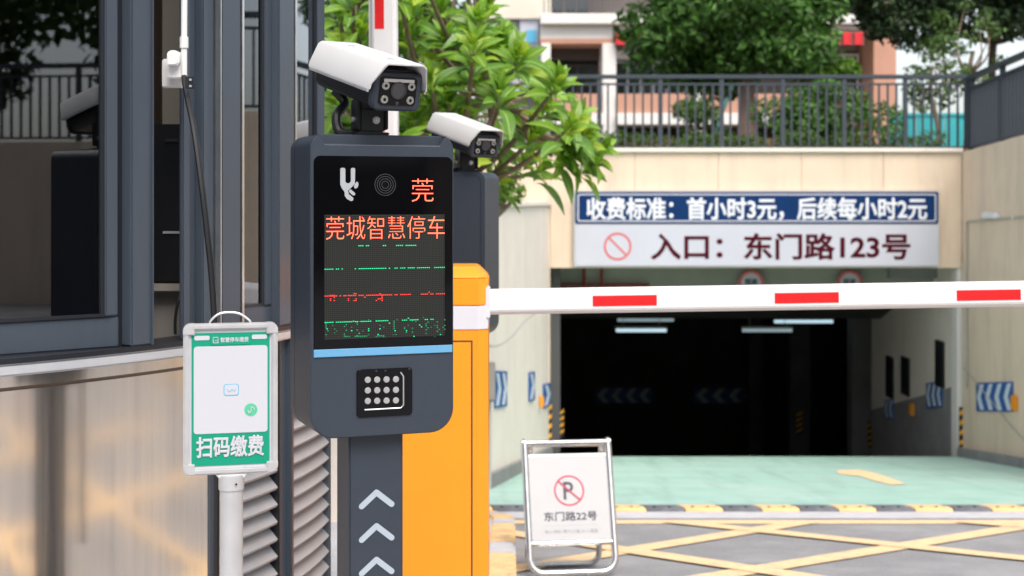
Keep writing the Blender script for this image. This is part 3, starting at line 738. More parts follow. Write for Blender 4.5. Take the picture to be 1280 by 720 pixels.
sr = thing('side_railing', 'dark grey railing running forward along the top of the right retaining wall', 'railing', (6.1, 12, 2.3))
TMi = TM[sr.name].inverted(); bar0 = post1 = None
for P, Q in rwall():
    t2 = (Q.xy - P.xy).normalized(); q = Vector((-t2.y, t2.x, 0)) * .14
    if q.x < 0: q = -q
    P, Q = P + q + (Vector((0, .1, 0)) if P.y > 18.9 else Vector()), Q + q; t_ = (Q - P); L = t_.length; ang_ = math.atan2(t2.y, t2.x) - R(90)
    for nm, z0, z1, hw in (('top_rail', .96, 1.02, .045), ('middle_rail', .84, .87, .02), ('bottom_rail', .04, .07, .02)):
        bm = bmesh.new(); s_ = q.normalized() * hw; V = []
        for p in (P, Q): V.append([bm.verts.new(p + v) for v in (-s_ + Vector((0, 0, z0)), s_ + Vector((0, 0, z0)), s_ + Vector((0, 0, z1)), -s_ + Vector((0, 0, z1)))])
        for k in range(4): bm.faces.new((V[0][k], V[0][(k + 1) % 4], V[1][(k + 1) % 4], V[1][k]))
        bm.faces.new(V[0][::-1]); bm.faces.new(V[1]); bmesh.ops.recalc_face_normals(bm, faces=bm.faces)
        obj(nm, bm, M['rail'], sr, world=True, smooth=0)
    n = int(L / .13)
    for k in range(n):
        loc = TMi @ (P + t_ * (k + .5) / n)
        if k % 9 == 0:
            if post1 is None: post1 = obj('post', bx(-.03, .03, -.03, .03, 0, .965), M['rail'], sr); c = post1
            else: c = share(post1, sr)
        else:
            if bar0 is None: bar0 = obj('bar', bx(-.02, .02, -.012, .012, .07, .845), M['rail'], sr); c = bar0
            else: c = share(bar0, sr)
        c.location = loc; c.rotation_euler = (0, 0, ang_)

# ================================================================== TREES / FOLIAGE
def leaf_cloud(clumps, n, size, rnd, flat=.5, bm=None, droop=0.):
    bm = bm or bmesh.new(); tot = sum(c[1] ** 2 for c in clumps)
    for (c, r, sq) in clumps:
        m = int(n * r * r / tot)
        for _ in range(m):
            v = Vector((rnd.gauss(0, 1), rnd.gauss(0, 1), rnd.gauss(0, 1))).normalized() * r * (rnd.uniform(.35, 1.08) ** .6)
            v.z *= sq; p = Vector(c) + v
            L = size * rnd.uniform(.6, 1.35); W = L * rnd.uniform(.4, .6)
            nz = (v.normalized() * .6 + Vector((rnd.uniform(-1, 1), rnd.uniform(-1, 1), rnd.uniform(-.2, 1.2)))).normalized()
            t = nz.cross(Vector((rnd.uniform(-1, 1), rnd.uniform(-1, 1), rnd.uniform(-1, 1)))).normalized(); s = nz.cross(t)
            a = [p - t * L / 2, p + s * W / 2 + nz * W * .1, p + t * L / 2 - nz * L * .12, p - s * W / 2 + nz * W * .1]
            bm.faces.new([bm.verts.new(q) for q in a])
    return bm
def tree(name, label, base, th, tr, clumps, n, leaf, m, bark, lean=(0, 0), limbs=6, seed=1, group=None, inner=None):
    rnd = random.Random(seed)
    t = thing(name, label, 'tree', base, 0, group)
    B = Vector(base); top = B + Vector((lean[0], lean[1], th))
    pts = smooth_path([B - Vector((0, 0, .1)), B + Vector((lean[0] * .2 + .03, lean[1] * .3, th * .35)), B + Vector((lean[0] * .6 - .04, lean[1] * .6, th * .7)), top], 4)
    rad = [tr * (1.25 if i == 0 else 1 - .45 * i / len(pts)) for i in range(len(pts))]
    bm = tube(pts, rad, 10)
    obj('trunk', bm, bark, t, world=True)
    for k in range(min(limbs, len(clumps))):
        c = Vector(clumps[k * len(clumps) // limbs][0]); s = pts[int(len(pts) * .75)]
        mid_ = (s + c) / 2 + Vector((rnd.uniform(-.2, .2), rnd.uniform(-.2, .2), -.15))
        obj('limb', tube(smooth_path([s, mid_, c], 4), [tr * .42 * (1 - .8 * i / 8) for i in range(9)], 7), bark, t, world=True)
    obj('crown', leaf_cloud(clumps, n, leaf, rnd), m, t, world=True, smooth=0)
    return t
rnd = random.Random(3)
def clump_set(cx, cy, cz, rx, ry, rz, k, r0, r1, rnd, sq=.75):
    out = []
    for _ in range(k):
        while True:
            v = Vector((rnd.uniform(-1, 1), rnd.uniform(-1, 1), rnd.uniform(-1, 1)))
            if .3 < v.length < 1: break
        out.append(((cx + v.x * rx, cy + v.y * ry, cz + v.z * rz), rnd.uniform(r0, r1), sq))
    return out
# big dark tree, trunk behind the railing
tree('broadleaf_tree', 'large dark green broadleaf tree rising behind the railing above the garage', (px(931, 0, 23).x, 23, 1.93), 2.2, .17,
     clump_set(px(915, 0, 23).x, 23, px(0, 22, 23).z, 1.55, 1.3, 1.05, 60, .35, .6, rnd) + clump_set(px(905, 0, 23).x, 22.8, 6.3, 2.6, 1.7, 1.6, 24, .5, .8, rnd),
     30000, .15, M['crown'], M['bark_red'], (.05, 0), 7, 5)
# overhanging darker tree at upper right
tree('broadleaf_tree', 'tall tree with dark overhanging boughs at the upper right', (px(1235, 0, 27).x, 27, 1.93), 3.0, .10,
     clump_set(px(1160, 0, 27).x, 26, px(0, -8, 27).z, 2.9, 1.5, .85, 54, .3, .6, rnd) + clump_set(px(1085, 0, 27).x, 25.5, px(0, 8, 26).z, .95, .8, .5, 16, .25, .45, rnd) + clump_set(px(1245, 0, 27).x, 26, px(0, 10, 27).z, .9, .9, .6, 14, .25, .45, rnd),
     20000, .14, M['crown_dark'], M['bark'], (.2, 0), 9, 6)
tree('young_tree', 'thin stemmed young tree with sparse foliage behind the corner of the railings', (px(1172, 0, 22.5).x, 22.5, 1.93), 1.5, .045,
     clump_set(px(1180, 0, 22.5).x, 22.5, px(0, 95, 22.5).z, .55, .4, .75, 18, .12, .26, rnd), 700, .10, M['crown_mid'], M['branch'], (-.1, 0), 9, 8)
tree('young_tree', 'slender bare-limbed tree at the right beside the side railing', (px(1205, 0, 24).x, 24, 1.93), 1.9, .06,
     clump_set(px(1205, 0, 24).x, 24, px(0, 60, 24).z, .8, .4, .9, 20, .12, .3, rnd), 900, .11, M['crown_mid'], M['branch'], (.15, 0), 12, 9)
def bush(name, label, clumps, n, leaf, m, base, seed, group=None):
    t = thing(name, label, 'bush', base, 0, group); r = random.Random(seed)
    obj('foliage', leaf_cloud(clumps, n, leaf, r), m, t, world=True, smooth=0)
    for k in range(5):
        c = Vector(clumps[k % len(clumps)][0]); obj('stem', tube([Vector(base), (Vector(base) + c) / 2 + Vector((.05, 0, 0)), c], [.03, .022, .01], 6), M['branch'], t, world=True)
    return t
bush('bush', 'dark rounded bush filling the railing to the right of the trunk', clump_set(px(1030, 0, 21.5).x, 21.5, px(0, 142, 21.5).z, .92, .5, .42, 26, .2, .36, rnd), 5000, .10, M['crown'], (px(1030, 0, 21.5).x, 21.5, 1.93), 11)
bush('bush', 'bright yellow-green shrub showing above the railing right of the dark tree', clump_set(px(1040, 0, 22.5).x, 22.5, px(0, 88, 22.5).z, .42, .3, .10, 9, .12, .2, rnd), 1500, .13, M['crown_light'], (px(1040, 0, 22.5).x, 22.5, 1.93), 12)
bush('bush', 'loose dry-leaved shrub behind the railing left of the green stake', clump_set(px(868, 0, 22).x, 22, px(0, 145, 22).z, .25, .3, .45, 12, .14, .26, rnd), 1400, .09, M['crown_mid'], (px(868, 0, 22).x, 22, 1.93), 13)
hd = bmesh.new(); hr = random.Random(5)
cl = [((x * .16 - 1.2, 20.3 + hr.uniform(-.2, .2), 2.12 + hr.uniform(-.06, .1)), hr.uniform(.14, .24), .8) for x in range(46)]
tag(obj('hedge', leaf_cloud(cl, 6000, .07, hr), M['crown_mid'], smooth=0), 'low clipped hedge along the foot of the railing above the garage', 'hedge')
# far green mass behind the plumeria
tree('broadleaf_tree', 'leafy tree standing far behind the plumeria at the left', (-3.2, 24, 1.93), 2.4, .15,
     clump_set(-2.2, 24, 3.6, 1.9, 1.0, 1.6, 40, .4, .75, rnd), 9000, .17, M['crown_mid'], M['bark'], (0, 0), 6, 15)
# trees beside the right wall (outside the frame but mirrored in the booth's windows and steel)
for k, (x, y, s, l) in enumerate(((15.5, 1.5, 1.0, 'tree above the right wall nearest to the photographer'), (14.0, 7.5, 1.15, 'tree above the right wall halfway down the drive'), (16.5, -6.5, .9, 'tree above the right wall behind the photographer'))):
    tree('broadleaf_tree', l, (x, y, 2.0), 2.2, .16, clump_set(x, y, 5.4, 2.2 * s, 2.2 * s, 1.6 * s, 26, .5, .9, rnd), 3500, .26, M['crown'], M['bark'], (0, 0), 5, 20 + k)
for k, (x, y, s, l) in enumerate(((19.5, -2.5, 1.5, 'broad tree on the right terrace, second row'), (20, 4.5, 1.5, 'broad tree on the right terrace, far behind the bend of the wall'), (21, -9.5, 1.5, 'broad tree on the right terrace near the street'))):
    tree('broadleaf_tree', l, (x, y, 2.0), 2.4, .2, clump_set(x, y, 5.2, 2.2 * s, 2.2 * s, 1.9 * s, 40, .6, 1.1, rnd), 6000, .3, M['crown_mid'], M['bark'], (0, 0), 5, 60 + k)
# the other side of the street, behind the photographer (mirrored in glass and steel)
for k, (x, y, s, l) in enumerate(((-4.5, -15, 1.2, 'street tree behind the photographer on the left'), (3.5, -14, 1.0, 'street tree straight behind the photographer'), (10, -17, 1.1, 'street tree behind the photographer near the tan building'))):
    tree('street_tree', l, (x, y, 0), 2.8, .17, clump_set(x, y, 4.6, 2.2 * s, 2.0 * s, 1.7 * s, 26, .5, .9, rnd), 3500, .26, M['crown'], M['bark'], (0, 0), 5, 40 + k)
sb2 = thing('street_building', 'tan building across the street behind the photographer', 'building', (0, -24, 0))
obj('wall', bx(-26, 26, -30, -24, -.5, 15), M['b_cream'], sb2, world=True)
w0 = None
for r in range(4):
    for c_ in range(12):
        loc = (-23 + c_ * 4.1, 0, 1 + r * 3.5)
        if w0 is None: w0 = obj('window', bx(-.9, .9, .0, .12, 0, 1.7), M['b_glass'], sb2); w0.location = loc
        else: share(w0, sb2, loc)
# stake
t = thing('tree_stake', 'dark green prop leaning against the tree trunk behind the railing', 'stake', px(884, 186, 22.2))
obj('pole', tube([px(884, 188, 22.2), px(915, 108, 22.6)], .035, 8), M['stake'], t, world=True)
obj('tie', tube([px(911, 118, 22.5) + Vector((0, 0, -.03)), px(912, 115, 22.5) + Vector((0, 0, .03))], .045, 8), M['black_matte'], t, world=True)
# teal sheet fence far right
t = thing('sheet_fence', 'turquoise corrugated site fence seen through the railing at the right', 'fence', px(1147, 190, 30))
a, b = px(1112, 190, 30), px(1212, 145, 30); k = 0; xx = a.x
s0 = None
while xx < b.x:
    if s0 is None: s0 = obj('sheet', bx(xx, xx + .28, 30, 30.04, a.z - .1, b.z), M['teal'], t, world=True, bevel=.008, seg=1)
    else: share(s0, t, (xx - a.x, 0 if k % 2 == 0 else .015, 0))
    xx += .29; k += 1
obj('cap_rail', bx(a.x, xx, 29.98, 30.07, b.z, b.z + .06), M['teal'], t, world=True)

# ---- building behind
D = 42.0
bl = thing('apartment_building', 'cream and salmon apartment block with balconies and red shop signs beyond the railing', 'building', px(880, 195, D))
def bb(name, xa, xb, ya, yb, dy0, dy1, m, parent=None, **k):
    A, B = px(xa, yb, D), px(xb, ya, D)
    return obj(name, bx(A.x, B.x, D + dy0, D + dy1, A.z, B.z), m, parent or bl, world=True, **k)
bb('wall', 600, 1118, -260, 200, 2.0, 10, M['b_cream'])
bb('wall', 1090, 1118, -260, 200, -.2, 1.99, M['salmon'], label='salmon tiled end wall')
bb('wall', 610, 689, -260, 22, .2, 1.99, M['b_cream']); bb('wall', 640, 675, 22, 120, .5, 1.99, M['b_grey'])
bb('slab', 675, 1090, 20, 33, -.6, 1.99, M['b_white'], bevel=.02, seg=1)
bb('fascia', 675, 765, 33, 50, -.3, 1.9, M['b_white']); bb('fascia', 768, 1090, 33, 38, -.3, 1.9, M['b_white'])
bb('fascia_line', 675, 765, 50, 56, -.35, 1.9, M['salmon'])
bb('recess', 676, 1089, 56, 118, 1.75, 1.98, M['b_dark'])
bb('recess', 676, 1089, -40, 20, 1.75, 1.98, M['b_dark'])
bb('column', 752, 769, 56, 198, -.4, 1.7, M['b_white'], bevel=.02, seg=1)
bb('column', 676, 688, 56, 198, -.4, 1.7, M['b_white'], bevel=.02, seg=1)
bb('column', 862, 876, 38, 198, -.4, 1.7, M['b_white'], bevel=.02, seg=1)
for xa, xb in ((770, 858), (688, 750), (880, 1015)):
    bb('balcony_wall', xa, xb, 119, 143, -.55, -.3, M['salmon'], bevel=.01, seg=1)
    bb('balcony_slab', xa - 2, xb + 3, 143, 157, -.65, 1.9, M['b_white'], bevel=.01, seg=1)
    bb('recess', xa, xb, 157, 172, 1.4, 1.74, M['b_dark'])
    bb('lower_wall', xa, xb, 172, 200, .4, 1.7, M['salmon'])
def window(xa, xb, ya, yb, dy, n=2, m='b_white'):
    f = bmesh.new(); A, B = px(xa, yb, D), px(xb, ya, D); t_ = .06
    box(f, A.x, B.x, D + dy, D + dy + .1, A.z, A.z + t_); box(f, A.x, B.x, D + dy, D + dy + .1, B.z - t_, B.z)
    for k in range(n + 1):
        x = A.x + (B.x - A.x - t_) * k / n; box(f, x, x + t_, D + dy, D + dy + .1, A.z + t_, B.z - t_)
    w_ = obj('window', f, M[m], bl, world=True)
    for k in range(n):
        x = A.x + (B.x - A.x - t_) * k / n
        obj('pane', bx(x + t_, x + (B.x - A.x - t_) / n, D + dy + .04, D + dy + .06, A.z + t_, B.z - t_), M['b_glass'], w_, world=True)
window(700, 750, 74, 116, 1.55, 2, 'b_dark'); window(1028, 1086, 62, 112, 1.2, 3)
window(772, 858, 70, 118, 1.55, 5, 'b_grey'); window(690, 740, -30, 14, 1.5, 3, 'b_dark')
bb('lintel', 770, 862, 58, 68, 1.3, 1.7, M['b_white']); bb('sill', 1024, 1090, 112, 116, .9, 1.7, M['b_white'])
bb('awning', 690, 752, 56, 70, 1.0, 1.7, M['b_dark'])
# upper balcony bars
bar = None
for k in range(14):
    xa = 679 + k * 5.5
    if bar is None: bar = bb('balcony_bar', xa, xa + 1.2, -4, 20, -.5, -.46, M['rail'])
    else: share(bar, bl, (5.5 * k / F * D, 0, 0))
bb('balcony_rail', 676, 757, -7, -4, -.53, -.43, M['rail'])
# shop signs
for xa, xb, ya, yb, body, lab in ((769, 806, 40, 57, '便民店', 'red shop sign on the apartment block beside the white column'), (1024, 1080, 40, 57, '生活超市', 'red shop sign above the white framed window of the apartment block')):
    t = thing('shop_sign', lab, 'sign', px((xa + xb) / 2, yb, D - .6), 0)
    A, B = px(xa, yb, D - .6), px(xb, ya, D - .6)
    obj('board', bx(A.x, B.x, D - .6, D - .45, A.z, B.z), M['b_dark'], t, world=True)
    n = max(3, int((B.x - A.x) / .3))
    for k in range(n):
        x = A.x + (B.x - A.x) * (k + .5) / n; z = (A.z + B.z) / 2
        bm = bmesh.new(); h = .17
        for j in range(4):
            q = z - h + j * 2 * h / 3.5; box(bm, x - .12, x + .12, D - .66, D - .61, q, q + .06)
        box(bm, x - .03, x + .03, D - .67, D - .605, z - h, z + h); box(bm, x - .11, x - .05, D - .665, D - .607, z - h, z + h)
        obj('character', bm, M['b_red'], t, world=True, smooth=0)
t = thing('wall_sign', 'pale board with a blue panel on the grey side of the apartment block', 'sign', px(664, 55, D + .3))
A, B = px(650, 58, D + .3), px(673, 22, D + .3)
obj('board', bx(A.x, B.x, D + .3, D + .4, A.z, B.z), M['sign_white'], t, world=True)
obj('panel', bx(px(658, 0, D).x, B.x - .05, D + .25, D + .3, A.z + .1, px(0, 36, D).z), M['cyan'], t, world=True)

# ================================================================== BOOTH
CX, CY, RB = -2.56, 4.54, 2.0
def bpt(th, r=RB): return Vector((CX + r * cos(th), CY + r * sin(th)))
def th_of(pxx, r=RB):
    """angle on the booth's round plan seen at a given column"""
    best = None
    for k in range(4000):
        th = R(-120) + k * R(150) / 4000; p = bpt(th, r)
        if p.y > .5 and (p - Vector((0, 0))).dot(p - Vector((CX, CY))) < 0:
            e = abs(640 + F * p.x / p.y - pxx)
            if best is None or e < best[0]: best = (e, th)
    return best[1]
ZS = .990            # sill top
ZTOP = 2.75
bo = thing('security_booth', 'round grey-framed security booth with tinted windows over brushed steel panels', 'booth', (CX, CY, 0.05))
def arc(name, th0, th1, r0, r1, z0, z1, m, n=12, **k):
    bm = bmesh.new(); V = []
    for i in range(n + 1):
        th = th0 + (th1 - th0) * i / n; a, b = bpt(th, r0), bpt(th, r1)
        V.append([bm.verts.new(q) for q in ((a.x, a.y, z0), (b.x, b.y, z0), (b.x, b.y, z1), (a.x, a.y, z1))])
    for A, B in zip(V, V[1:]):
        for j in range(4): bm.faces.new((A[j], A[(j + 1) % 4], B[(j + 1) % 4], B[j]))
    bm.faces.new(V[0][::-1]); bm.faces.new(V[-1]); bmesh.ops.recalc_face_normals(bm, faces=bm.faces)
    return obj(name, bm, m, k.pop('parent', bo), world=True, **k)
TH0, TH1 = R(-130), R(25)
t262, t268, t300, t345, t365, t413 = [th_of(v) for v in (262, 268, 300, 345, 365, 409)]
# steel skirt below the sill: groove between upper and lower sheets
ZG = px(0, 484, 3.2).z
sp = [TH0, R(-95), R(-62), t262]
for a, b in zip(sp, sp[1:]):
    arc('steel_panel', a + .0008, b - .0008, RB - .03, RB, .02, ZG - .004, M['steel'], 20)
arc('steel_band', TH0, t262, RB - .03, RB + .001, ZG + .004, ZS - .0285, M['steel'], 40)
arc('groove', TH0, t262, RB - .035, RB - .008, ZG - .006, ZG + .006, M['steel_dark'], 40)
arc('sill', TH0, TH1, RB - .12, RB + .010, ZS - .028, ZS, M['sill'], 60, bevel=.005, seg=2)
arc('sill_gasket', TH0, TH1, RB - .1, RB + .012, ZS + .0005, ZS + .012, M['frame_dark'], 60)
def post(th, wpx_th, r0, r1, z0, z1, m, name='mullion', **k):
    return arc(name, th - wpx_th / 2, th + wpx_th / 2, r0, r1, z0, z1, m, 3, bevel=.003, seg=2, **k)
# louvre bays
for a, b in ((t268, t345), (t365, t413)):
    n = 19; s0 = None
    for k in range(n):
        z = .08 + k * .0475
        bm = bmesh.new(); nn = 6; V = []
        for i in range(nn + 1):
            th = a + (b - a) * i / nn
            A, B, A2, B2 = bpt(th, RB - .038), bpt(th, RB + .002), bpt(th, RB - .036), bpt(th, RB + .006)
            V.append([bm.verts.new(q) for q in ((A.x, A.y, z + .047), (B.x, B.y, z), (B2.x, B2.y, z + .007), (A2.x, A2.y, z + .054))])
        for P_, Q_ in zip(V, V[1:]):
            for j in range(4): bm.faces.new((P_[j], P_[(j + 1) % 4], Q_[(j + 1) % 4], Q_[j]))
        bm.faces.new(V[0][::-1]); bm.faces.new(V[-1]); bmesh.ops.recalc_face_normals(bm, faces=bm.faces)
        obj('louvre_slat', bm, M['louvre'], bo, world=True, smooth=30)
    arc('louvre_back', a, b, RB - .08, RB - .07, .02, ZS - .0285, M['frame_dark'], 8)
for th, wd, m in ((t262 + .004, R(.55), 'frame'), (t345 + .004, R(.35), 'frame_dark'), (t365 - .006, R(.5), 'frame'), (t413 + R(.3), R(.6), 'frame')):
    post(th, wd, RB - .06, RB + .008, .02, ZS - .0285, M[m], 'skirt_post')
arc('skirt_panel', t345 + .008, t365 - .01, RB - .05, RB - .01, .02, ZS - .0285, M['frame'], 2)
# windows: flat panes between posts on the round plan
tw = {v: th_of(v) for v in (-420, -150, 135, 152, 160, 190, 230, 262, 270, 298, 303, 327, 345, 364, 368, 399, 424)}
def flat(name, tha, thb, dr0, dr1, z0, z1, m, bevel=.0, parent=None, **k):
    A, B = bpt(tha), bpt(thb); u_ = (B - A).normalized(); n_ = Vector((u_.y, -u_.x))
    bm = bmesh.new(); V = []
    for p in (A + n_ * dr1, B + n_ * dr1, B + n_ * dr0, A + n_ * dr0): V.append((bm.verts.new((p.x, p.y, z0)), bm.verts.new((p.x, p.y, z1))))
    bm.faces.new([v[0] for v in V]); bm.faces.new([v[1] for v in V][::-1])
    for j in range(4): bm.faces.new((V[j][0], V[j][1], V[(j + 1) % 4][1], V[(j + 1) % 4][0]))
    bmesh.ops.recalc_face_normals(bm, faces=bm.faces)
    return obj(name, bm, M[m], parent or bo, world=True, bevel=bevel, smooth=30, **k)
def sash(ta, tb, wa, wb, dr=0., bottom=.075, z0=ZS + .012, label=None):
    """window sash: stiles, rails and a pane; ta..tb are plan angles, wa / wb stile widths in metres"""
    A, B = bpt(ta), bpt(tb); L = (B - A).length; f = lambda m_: ta + (tb - ta) * m_ / L
    s = flat('window', ta, tb, dr - .03, dr + .0, z0, z0 + bottom, 'frame', .004)
    flat('stile', ta, f(wa), dr - .031, dr + .001, z0 + bottom + .0005, ZTOP, 'frame', .003, s); flat('stile', f(L - wb), tb, dr - .031, dr + .001, z0 + bottom + .0005, ZTOP, 'frame', .003, s)
    g = .010
    flat('gasket', f(wa), f(wa + g), dr - .025, dr - .004, z0 + bottom, ZTOP, 'frame_dark', 0, s); flat('gasket', f(L - wb - g), f(L - wb), dr - .025, dr - .004, z0 + bottom, ZTOP, 'frame_dark', 0, s)
    flat('gasket', f(wa + g), f(L - wb - g), dr - .025, dr - .005, z0 + bottom, z0 + bottom + .007, 'frame_dark', 0, s)
    flat('pane', f(wa + g), f(L - wb - g), dr - .016, dr - .010, z0 + bottom + .007, ZTOP, 'pane', 0, s)
    return s
sash(tw[-420], tw[152], .05, .036, -.012)
sash(TH0, tw[-420] - .01, .05, .05, -.012)
flat('mullion', tw[152], tw[160], -.05, -.02, ZS + .012, ZTOP, 'frame_dark')
flat('mullion', tw[160], tw[190], -.06, .012, ZS + .012, ZTOP, 'frame', .005)
flat('mullion', th_of(184), th_of(186), .012, .018, ZS + .012, ZTOP, 'frame', .001)
# frame right of the open gap: stepped profiles then the stainless column
flat('mullion', th_of(233), th_of(243), -.026, -.012, ZS + .012, ZTOP, 'frame', .004)
flat('mullion', th_of(243), th_of(256), -.05, -.030, ZS + .012, ZTOP, 'frame', .004)
flat('mullion', th_of(256), tw[270], -.06, -.006, ZS + .012, ZTOP, 'frame', .004)
flat('bright_edge', tw[270] + .0005, th_of(272), -.05, .014, ZS + .012, ZTOP, 'chrome', .001)
flat('column', th_of(272), th_of(297), -.06, .012, ZS + .012, ZTOP, 'frame', .006)
flat('bright_edge', th_of(297) + .0005, th_of(300), -.05, .014, ZS + .012, ZTOP, 'chrome', .001)
sash(th_of(301), tw[345], .004, .036, -.014, .06)
flat('mullion', tw[345], tw[364], -.06, .010, ZS + .012, ZTOP, 'frame', .005)
flat('bright_edge', tw[364] + .0005, th_of(366.5), -.05, .012, ZS + .012, ZTOP, 'chrome', .001)
sash(th_of(367), th_of(404), .004, .006, -.014, .06)
flat('mullion', th_of(404), R(24), -.06, .004, ZS + .012, ZTOP, 'frame', .004)
# ceiling ring and interior
arc('head_band', TH0, TH1, RB - .15, RB + .06, ZTOP + .001, ZTOP + .35, M['frame'], 60, bevel=.01)
bm = bmesh.new(); bmesh.ops.create_circle(bm, cap_ends=True, segments=64, radius=RB + .25); bmesh.ops.translate(bm, verts=bm.verts, vec=(CX, CY, ZTOP + .352))
g = bmesh.ops.extrude_face_region(bm, geom=bm.faces[:]); bmesh.ops.translate(bm, verts=[v for v in g['geom'] if isinstance(v, bmesh.types.BMVert)], vec=(0, 0, .15))
bmesh.ops.recalc_face_normals(bm, faces=bm.faces); obj('roof', bm, M['frame'], bo, world=True)
bm = bmesh.new(); bmesh.ops.create_circle(bm, cap_ends=True, segments=48, radius=RB - .12); bmesh.ops.translate(bm, verts=bm.verts, vec=(CX, CY, ZTOP - .01)); obj('inner_ceiling', bm, M['booth_in'], bo, world=True)
bm = bmesh.new(); bmesh.ops.create_circle(bm, cap_ends=True, segments=48, radius=RB - .12); bmesh.ops.translate(bm, verts=bm.verts, vec=(CX, CY, .1)); obj('inner_floor', bm, M['booth_in'], bo, world=True)
arc('rear_wall', TH1, R(230), RB - .06, RB, .02, ZTOP + .0, M['booth_in'], 40)
# things inside, near the open gap
ga_, gb_ = th_of(186), th_of(236)
def inside(pxx, d): return px(pxx, 0, d)
D_IN = 3.95
flat_z = lambda y, d: px(0, y, d).z
obj('inner_panel', bx(px(203, 0, D_IN).x, px(262, 0, D_IN).x, D_IN, D_IN + .02, .5, ZTOP), M['booth_cream'], bo, world=True, label='cream inner panel seen through the open sash')
obj('inner_trim', bx(px(180, 0, D_IN).x, px(203, 0, D_IN).x, D_IN - .02, D_IN + .03, .5, ZTOP), M['booth_brown'], bo, world=True)
t = thing('monitor', 'black equipment cabinet seen in the open gap of the booth window', 'equipment', px(212, 358, 3.85))
obj('case', bx(px(185, 0, 3.7).x, px(236, 0, 3.7).x, 3.7, 3.88, flat_z(354, 3.7), flat_z(155, 3.7)), M['black'], t, world=True, bevel=.005)
obj('badge', bx(px(206, 0, 3.69).x, px(222, 0, 3.69).x, 3.695, 3.699, flat_z(177, 3.69), flat_z(173, 3.69)), M['lens_ring'], t, world=True)
obj('indicator', bx(px(203, 0, 3.69).x, px(224, 0, 3.69).x, 3.695, 3.699, flat_z(292, 3.69), flat_z(289, 3.69)), M['faint'], t, world=True)
obj('desk_top', bx(px(170, 0, 3.7).x, px(240, 0, 3.7).x, 3.66, 3.93, flat_z(365, 3.66), flat_z(355.5, 3.66)), M['taupe'], bo, world=True, bevel=.003)
obj('desk_front', bx(px(170, 0, 3.7).x, px(240, 0, 3.7).x, 3.7, 3.9, .3, flat_z(365.5, 3.66)), M['taupe'], bo, world=True)
tag(obj('desk_cable', tube(smooth_path([px(228, 360, 3.63), px(222, 380, 3.62), px(219, 400, 3.62), px(219, 418, 3.62)]), .004, 6), M['cable']), 'thin black cable hanging inside the booth below the equipment', 'cable')
# junction box and conduit
jd = 3.5
t = thing('junction_box', 'white plastic junction box with vertical conduit by the open booth window', 'junction box', px(218, 109, jd))
obj('back_plate', bx(px(201, 0, jd).x, px(228, 0, jd).x, jd + .01, jd + .03, flat_z(109, jd), flat_z(73, jd)), M['socket'], t, world=True, bevel=.003)
obj('box', prism(rrect(px(211, 0, jd).x, px(232, 0, jd).x, flat_z(99, jd), flat_z(66, jd), .006), jd - .022, jd + .01), M['socket'], t, world=True, bevel=.003)
obj('adapter', prism(rrect(px(214, 0, jd).x, px(229, 0, jd).x, flat_z(84, jd), flat_z(65, jd), (.003, .012, .012, .012)), jd - .045, jd - .022), M['socket'], t, world=True, bevel=.003)
obj('conduit', tube([px(231.5, -200, jd - .02), px(230, 47, jd - .02), px(230, 97, jd - .02)], .0075, 10), M['socket'], t, world=True)
obj('coupler', tube([px(230, 46, jd - .02), px(230, 60, jd - .02)], .0105, 10), M['socket'], t, world=True)
tag(obj('power_cable', tube(smooth_path([px(230, 95, jd - .02), px(234, 120, jd - .06), px(243, 165, jd - .12), px(252, 230, jd - .16), px(260, 300, jd - .18), px(265, 350, jd - .19), px(268, 400, jd - .2), px(270, 440, jd - .21), px(271, 520, jd - .21), px(270, 720, jd - .21)]), .0075, 8), M['cable']), 'thick black cable hanging from the white conduit down the booth frame', 'cable')
cl = thing('cable_clamp', 'small dark bracket with screws holding the black cable under the conduit', 'bracket', px(238, 105, jd - .05))
obj('plate', bx(px(232, 0, 3.42).x, px(243, 0, 3.42).x, 3.415, 3.42, flat_z(111, 3.42), flat_z(96, 3.42)), M['frame_dark'], cl, world=True, bevel=.001)
for y in (100, 108): obj('screw', cyl(px(239, 0, 3.42).x, flat_z(y, 3.42), .003, 3.41, 3.416, 10), M['silver'], cl, world=True)

